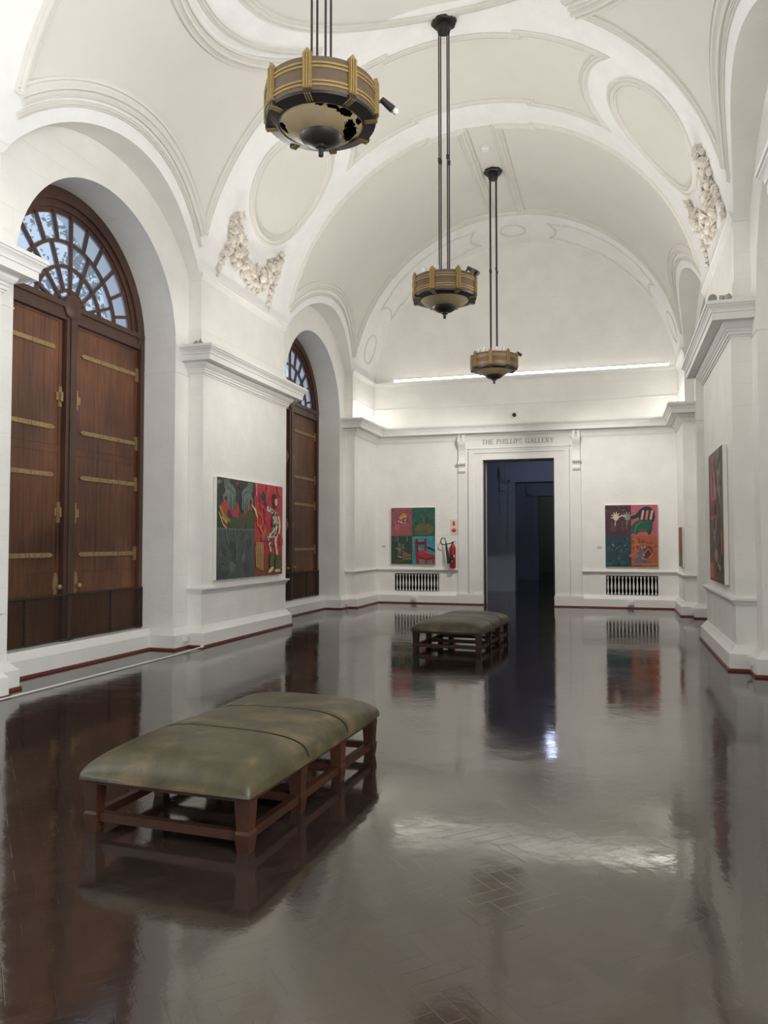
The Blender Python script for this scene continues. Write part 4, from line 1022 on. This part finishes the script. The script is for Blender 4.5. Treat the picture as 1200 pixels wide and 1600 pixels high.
def socket(loc,rz,label):
    t=thing('power_socket',label,'socket',loc,rz,'white skirting sockets')
    b=MB(); b.box(-.06,.06,-.05,0,0,.10); b.box(-.045,.045,-.056,-.05,.012,.088); b.build('housing',M_sock,t,smooth=False)
    b=MB(); 
    for x,z in ((0,.065),(-.018,.035),(.018,.035)): b.lathe([(0,-.0575),(.006,-.0575),(.006,-.055)],8,(x,0,z),axis='y')
    b.build('socket_holes',M_rubber,t)
socket((-2.60,Y1-.088,.075),0,'white socket on the plinth below the left balustrade vent')
socket((2.58,Y1-.088,.075),0,'white socket on the plinth below the right balustrade vent')
socket((-WB+.088,9.98,.10),PI/2,'white socket between the nearer wooden door and the left pier')
socket((-WB+.088,16.98,.10),PI/2,'white socket on the plinth right of the farther wooden door')
socket((WB-.088,9.98,.10),-PI/2,'white socket on the plinth at the near side of the right pier')
socket((WB-.088,16.98,.10),-PI/2,'white socket on the plinth near the far right corner')

def card(x,z,label):
    b=MB(); b.box(-.05,.05,-.006,0,0,.06); o=b.build('wall_label',simple('grey_card',(.55,.53,.49),.6),smooth=False,loc=(x,Y1,z)); tag(o,label,'label')
card(-3.44,1.40,'tiny grey caption card left of the red chair painting'); card(1.90,1.38,'tiny grey caption card left of the green chair painting')

b=MB(); b.lathe([(0,8.95),(.085,8.95),(.085,8.91),(.06,8.885),(.0,8.88)],24,(0,0,0),cap=False); o=b.build('smoke_detector',M_sock,loc=(0,14.1,0)); tag(o,'small white smoke detector on the vault ridge strip before the farthest lamp','smoke detector')

# white barrier cord on the floor along the nearer door
b=MB(); b.tube([(-3.50,9.95,.03)]+[(-3.50-.012*math.sin(i*.8)*0-.02*i/10,9.95-(9.95-3.0)*i/10,.012) for i in range(1,11)],.009,8)
b.blob((-3.50,9.97,.035),.028,rough=0,n=10,k=7)
tag(b.build('cord',M_cord),'thin white cord lying on the floor in front of the nearer wooden door','cord')

# ------------------------------------------------------------------ plaster garlands on the vault
def garland(sg,label):
    rnd=random.Random(12 if sg<0 else 15); b=MB(); sd=[0]
    def run(pts,r0,r1,n,spread):
        P=[Vector(p) for p in pts]; L=[0]
        for a,c in zip(P,P[1:]): L.append(L[-1]+(c-a).length)
        for i in range(n):
            t=L[-1]*(i+.5)/n; k=max(j for j in range(len(L)-1) if L[j]<=t); f=(t-L[k])/(L[k+1]-L[k]); p=P[k].lerp(P[k+1],f)
            rr=(r0+(r1-r0)*i/n)*rnd.uniform(.55,1.1); off=Vector((rnd.uniform(-1,1),rnd.uniform(-1,1)))*spread; q=p+off
            h=rr*.3+max(0,1-(off.length/(spread+.001))**2)*spread*.7*rnd.uniform(.3,1.2)
            sd[0]+=1; b.blob(VM(sg*q.x,q.y,h),rr,sd[0],n=9,k=6,sq=(rnd.uniform(.85,1.1),rnd.uniform(.85,1.15),rnd.uniform(.85,1.15)),rough=.08)
            for _ in range(2):   # curled leaves between the fruit
                a=rnd.uniform(0,2*PI); e=rnd.uniform(0,2*PI); c0=Vector((q.x+math.cos(a)*rr*1.25,q.y+math.sin(a)*rr*1.25)); l_=rr*rnd.uniform(.7,1.2)
                u=Vector((math.cos(e),math.sin(e))); w_=Vector((-u.y,u.x))*l_*.45
                pp=[(c0-u*l_,h*.6),(c0-w_,h+rr*.5),(c0+u*l_,h+rr*.9),(c0+w_,h+rr*.5),(c0,h+rr*.15)]
                b.add([VM(sg*v.x,v.y,hh) for v,hh in pp]+[VM(sg*v.x,v.y,hh-.012) for v,hh in pp],[(0,1,4),(1,2,4),(2,3,4),(3,0,4),(5,9,6),(6,9,7),(7,9,8),(8,9,5),(0,5,6,1),(1,6,7,2),(2,7,8,3),(3,8,5,0)])
    run([(5.33,10.60),(5.0,10.68),(4.78,10.80)],.035,.05,26,.05)
    run([(4.30,10.74),(4.45,10.78),(4.7,10.86)],.06,.07,34,.12)
    run([(4.62,10.84),(4.85,11.1),(5.0,11.45),(4.98,11.85),(4.82,12.12),(4.62,12.3)],.07,.07,120,.15)
    run([(4.36,12.36),(4.55,12.4),(4.75,12.42)],.05,.06,30,.10)
    run([(4.75,12.42),(4.98,12.44),(5.34,12.43)],.05,.026,30,.05)
    o=b.build('plaster_garland',M_garland,angle=40); return tag(o,label,'garland','plaster fruit garlands on the vault')
garland(-1,'ivory plaster fruit garland above the left pier'); garland(1,'ivory plaster fruit garland above the right pier')

# small things lying on the cornices
def debris(loc,label,sc=1):
    b=MB(); rnd=random.Random(int(abs(loc[1]*100)))
    for i in range(7): b.blob((rnd.uniform(-.08,.08)*sc,rnd.uniform(-.08,.08)*sc,.02+rnd.uniform(0,.03)),rnd.uniform(.02,.045)*sc,i+80,n=7,k=4,rough=.35)
    b.poly3([(-.06,0),(.05,0),(.0,.12)],lambda a,c,h:(a,h,c),-.01,.012)
    tag(b.build('plaster_rubble',simple('grey_rubble',(.36,.33,.29),.8,var=.3,scale=20),loc=loc),label,'rubble')
debris((-3.62,10.05,4.45),'grey plaster rubble on top of the left pier cornice'); debris((3.60,10.02,4.45),'grey plaster rubble on top of the right pier cornice',1.2)

t=thing('floodlight','small grey round-topped floodlight on the near corner of the right pier cornice','floodlight',(3.43,10.12,4.45))
b=MB(); b.poly3([(-.05,.03),(.05,.03)]+[(.05*math.cos(PI*i/12),.09+.05*math.sin(PI*i/12)) for i in range(13)],lambda a,c,h:(a,h,c),-.03,.04); b.build('lamp_head',simple('grey_fitting',(.30,.30,.29),.5),t)
b=MB(); b.box(-.06,.06,-.04,.05,0,.03); b.build('bracket',M_spot,t,smooth=False)

# ------------------------------------------------------------------ lights that belong to the hall
M_shield=simple('white_back_shield',(.8,.8,.78),.5)  # back shield added to the tubes to block light towards the wall
def led(p,q,d,label,es,r=.02,flat_=False):
    """LED batten: diffuser facing d, white shield added behind to keep light off the wall"""
    p=Vector(p); q=Vector(q); t=(q-p).normalized(); d=Vector(d).normalized(); w=t.cross(d)
    b=MB(); n=10; ring=[d*(math.sin(PI*k/n)*r*(.12 if flat_ else 1))+w*math.cos(PI*k/n)*r for k in range(n+1)]
    b.add([p+v for v in ring]+[q+v for v in ring],[(k,k+1,n+2+k,n+1+k) for k in range(n)],1)
    m=M_led.copy(); m.node_tree.nodes['Principled BSDF'].inputs['Emission Strength'].default_value=es
    h=[w*r*1.1,w*r*1.1-d*r*1.2,-w*r*1.1-d*r*1.2,-w*r*1.1]
    b.add([p+v for v in h]+[q+v for v in h],[(0,1,5,4),(1,2,6,5),(2,3,7,6),(3,0,4,7),(0,3,2,1),(4,5,6,7)],0)
    o=b.build('led_tube',[M_shield,m]); tag(o,label,'light tube','cove light tubes'); return o
E_=330
for s_,w_ in ((-1,'left'),(1,'right')):
    for (a,c),nm in zip(PIERS[1:],('near','middle','far')):
        led((s_*3.46,a+.1,4.472),(s_*3.46,c-(.14 if nm!='far' else .3),4.472),(-s_,0,.22) if nm!='far' else (0,0,1),'white cove tube on top of the %s %s pier cornice'%(w_,nm),E_*(.14 if nm=='far' else .62 if nm=='near' else 1),.02,nm!='far')
led((-3.14,Y1-.045,5.68),(3.50,Y1-.045,5.68),(0,-1,.1),'long white light tube along the string below the end lunette',10,.024)

# blue-lit lantern in the next room, plus unseen panels added to light rooms beyond
def panel(loc,w,h,col,es,label):
    b=MB(); b.box(-w/2,w/2,-.04,.04,0,h); tag(b.build('light_panel',simple('panel_glow',(1,1,1),.5,emit=col,es=es),smooth=False,loc=loc),label,'light')
panel((.58,21.7,3.93),.36,.45,(.60,.69,1.0),14,'blue-white lit panel hanging high in the dark room behind the doorway')
panel((.3,28.5,4.9),.6,.5,(.64,.71,1.0),8,'unseen dim blue panel added to light the second dark room beyond the doorway')
panel((.0,36.5,5.3),.8,.5,(.62,.72,.50),6,'unseen dim greenish panel added to light the farthest dark room')

# ------------------------------------------------------------------ added fill lights and sky
for s_,e_ in ((-1,140),(1,540)):     # unseen fill lights added in the open near arches to brighten the hall
    L_=bpy.data.lights.new('arch_fill_light','AREA'); L_.shape='RECTANGLE'; L_.size=3.0; L_.size_y=5.2; L_.energy=e_; L_.color=(.93,.96,1.0)
    o=bpy.data.objects.new('arch_fill_light',L_); COL.objects.link(o); o.location=(s_*4.95,1.2,2.95); o.rotation_euler=(PI/2,0,s_*PI/2)

w=bpy.data.worlds.new('World'); scene.world=w; w.use_nodes=True
bg=w.node_tree.nodes['Background']; bg.inputs[0].default_value=(.80,.88,1.0,1); bg.inputs[1].default_value=1.0

# unseen spots added beside the pendant lamps to brighten the walls
def spot(p,q,e,ang=75):
    L_=bpy.data.lights.new('wall_fill_spot','SPOT'); L_.energy=e; L_.spot_size=math.radians(ang); L_.spot_blend=1; L_.shadow_soft_size=.06; L_.color=(1,.97,.93)
    o=bpy.data.objects.new('wall_fill_spot',L_); COL.objects.link(o); o.location=p; o.rotation_euler=(Vector(q)-Vector(p)).to_track_quat('-Z','Y').to_euler()
SP_=430
spot((.80,15.2,5.12),(2.6,18.9,2.0),SP_); spot((.72,15.5,5.12),(-2.4,18.9,2.0),SP_)
spot((.85,10.2,5.12),(PF,11.6,2.2),SP_*.12); spot((-.75,10.6,5.15),(-PF,11.7,2.6),SP_*.3)
# ------------------------------------------------------------------ camera
cam=bpy.data.cameras.new('Camera'); co=bpy.data.objects.new('Camera',cam); COL.objects.link(co)
cam.sensor_fit='AUTO'; cam.sensor_width=36; cam.lens=27; cam.clip_end=200
yaw=math.atan(360/1200); pitch=math.atan(46.5/1200)
fw=Vector((-math.sin(yaw)*math.cos(pitch),math.cos(yaw)*math.cos(pitch),math.sin(pitch)))
co.location=(2.243,0,1.55); co.rotation_euler=fw.to_track_quat('-Z','Y').to_euler()
scene.camera=co
vs=scene.view_settings; vs.view_transform='Standard'; vs.look='None'; vs.gamma=1; vs.use_curve_mapping=False; vs.exposure=0.15
cy=scene.cycles
cy.use_denoising=True; cy.max_bounces=10; cy.diffuse_bounces=5; cy.glossy_bounces=4; cy.transparent_max_bounces=8; cy.sample_clamp_indirect=6; cy.caustics_reflective=False; cy.caustics_refractive=False
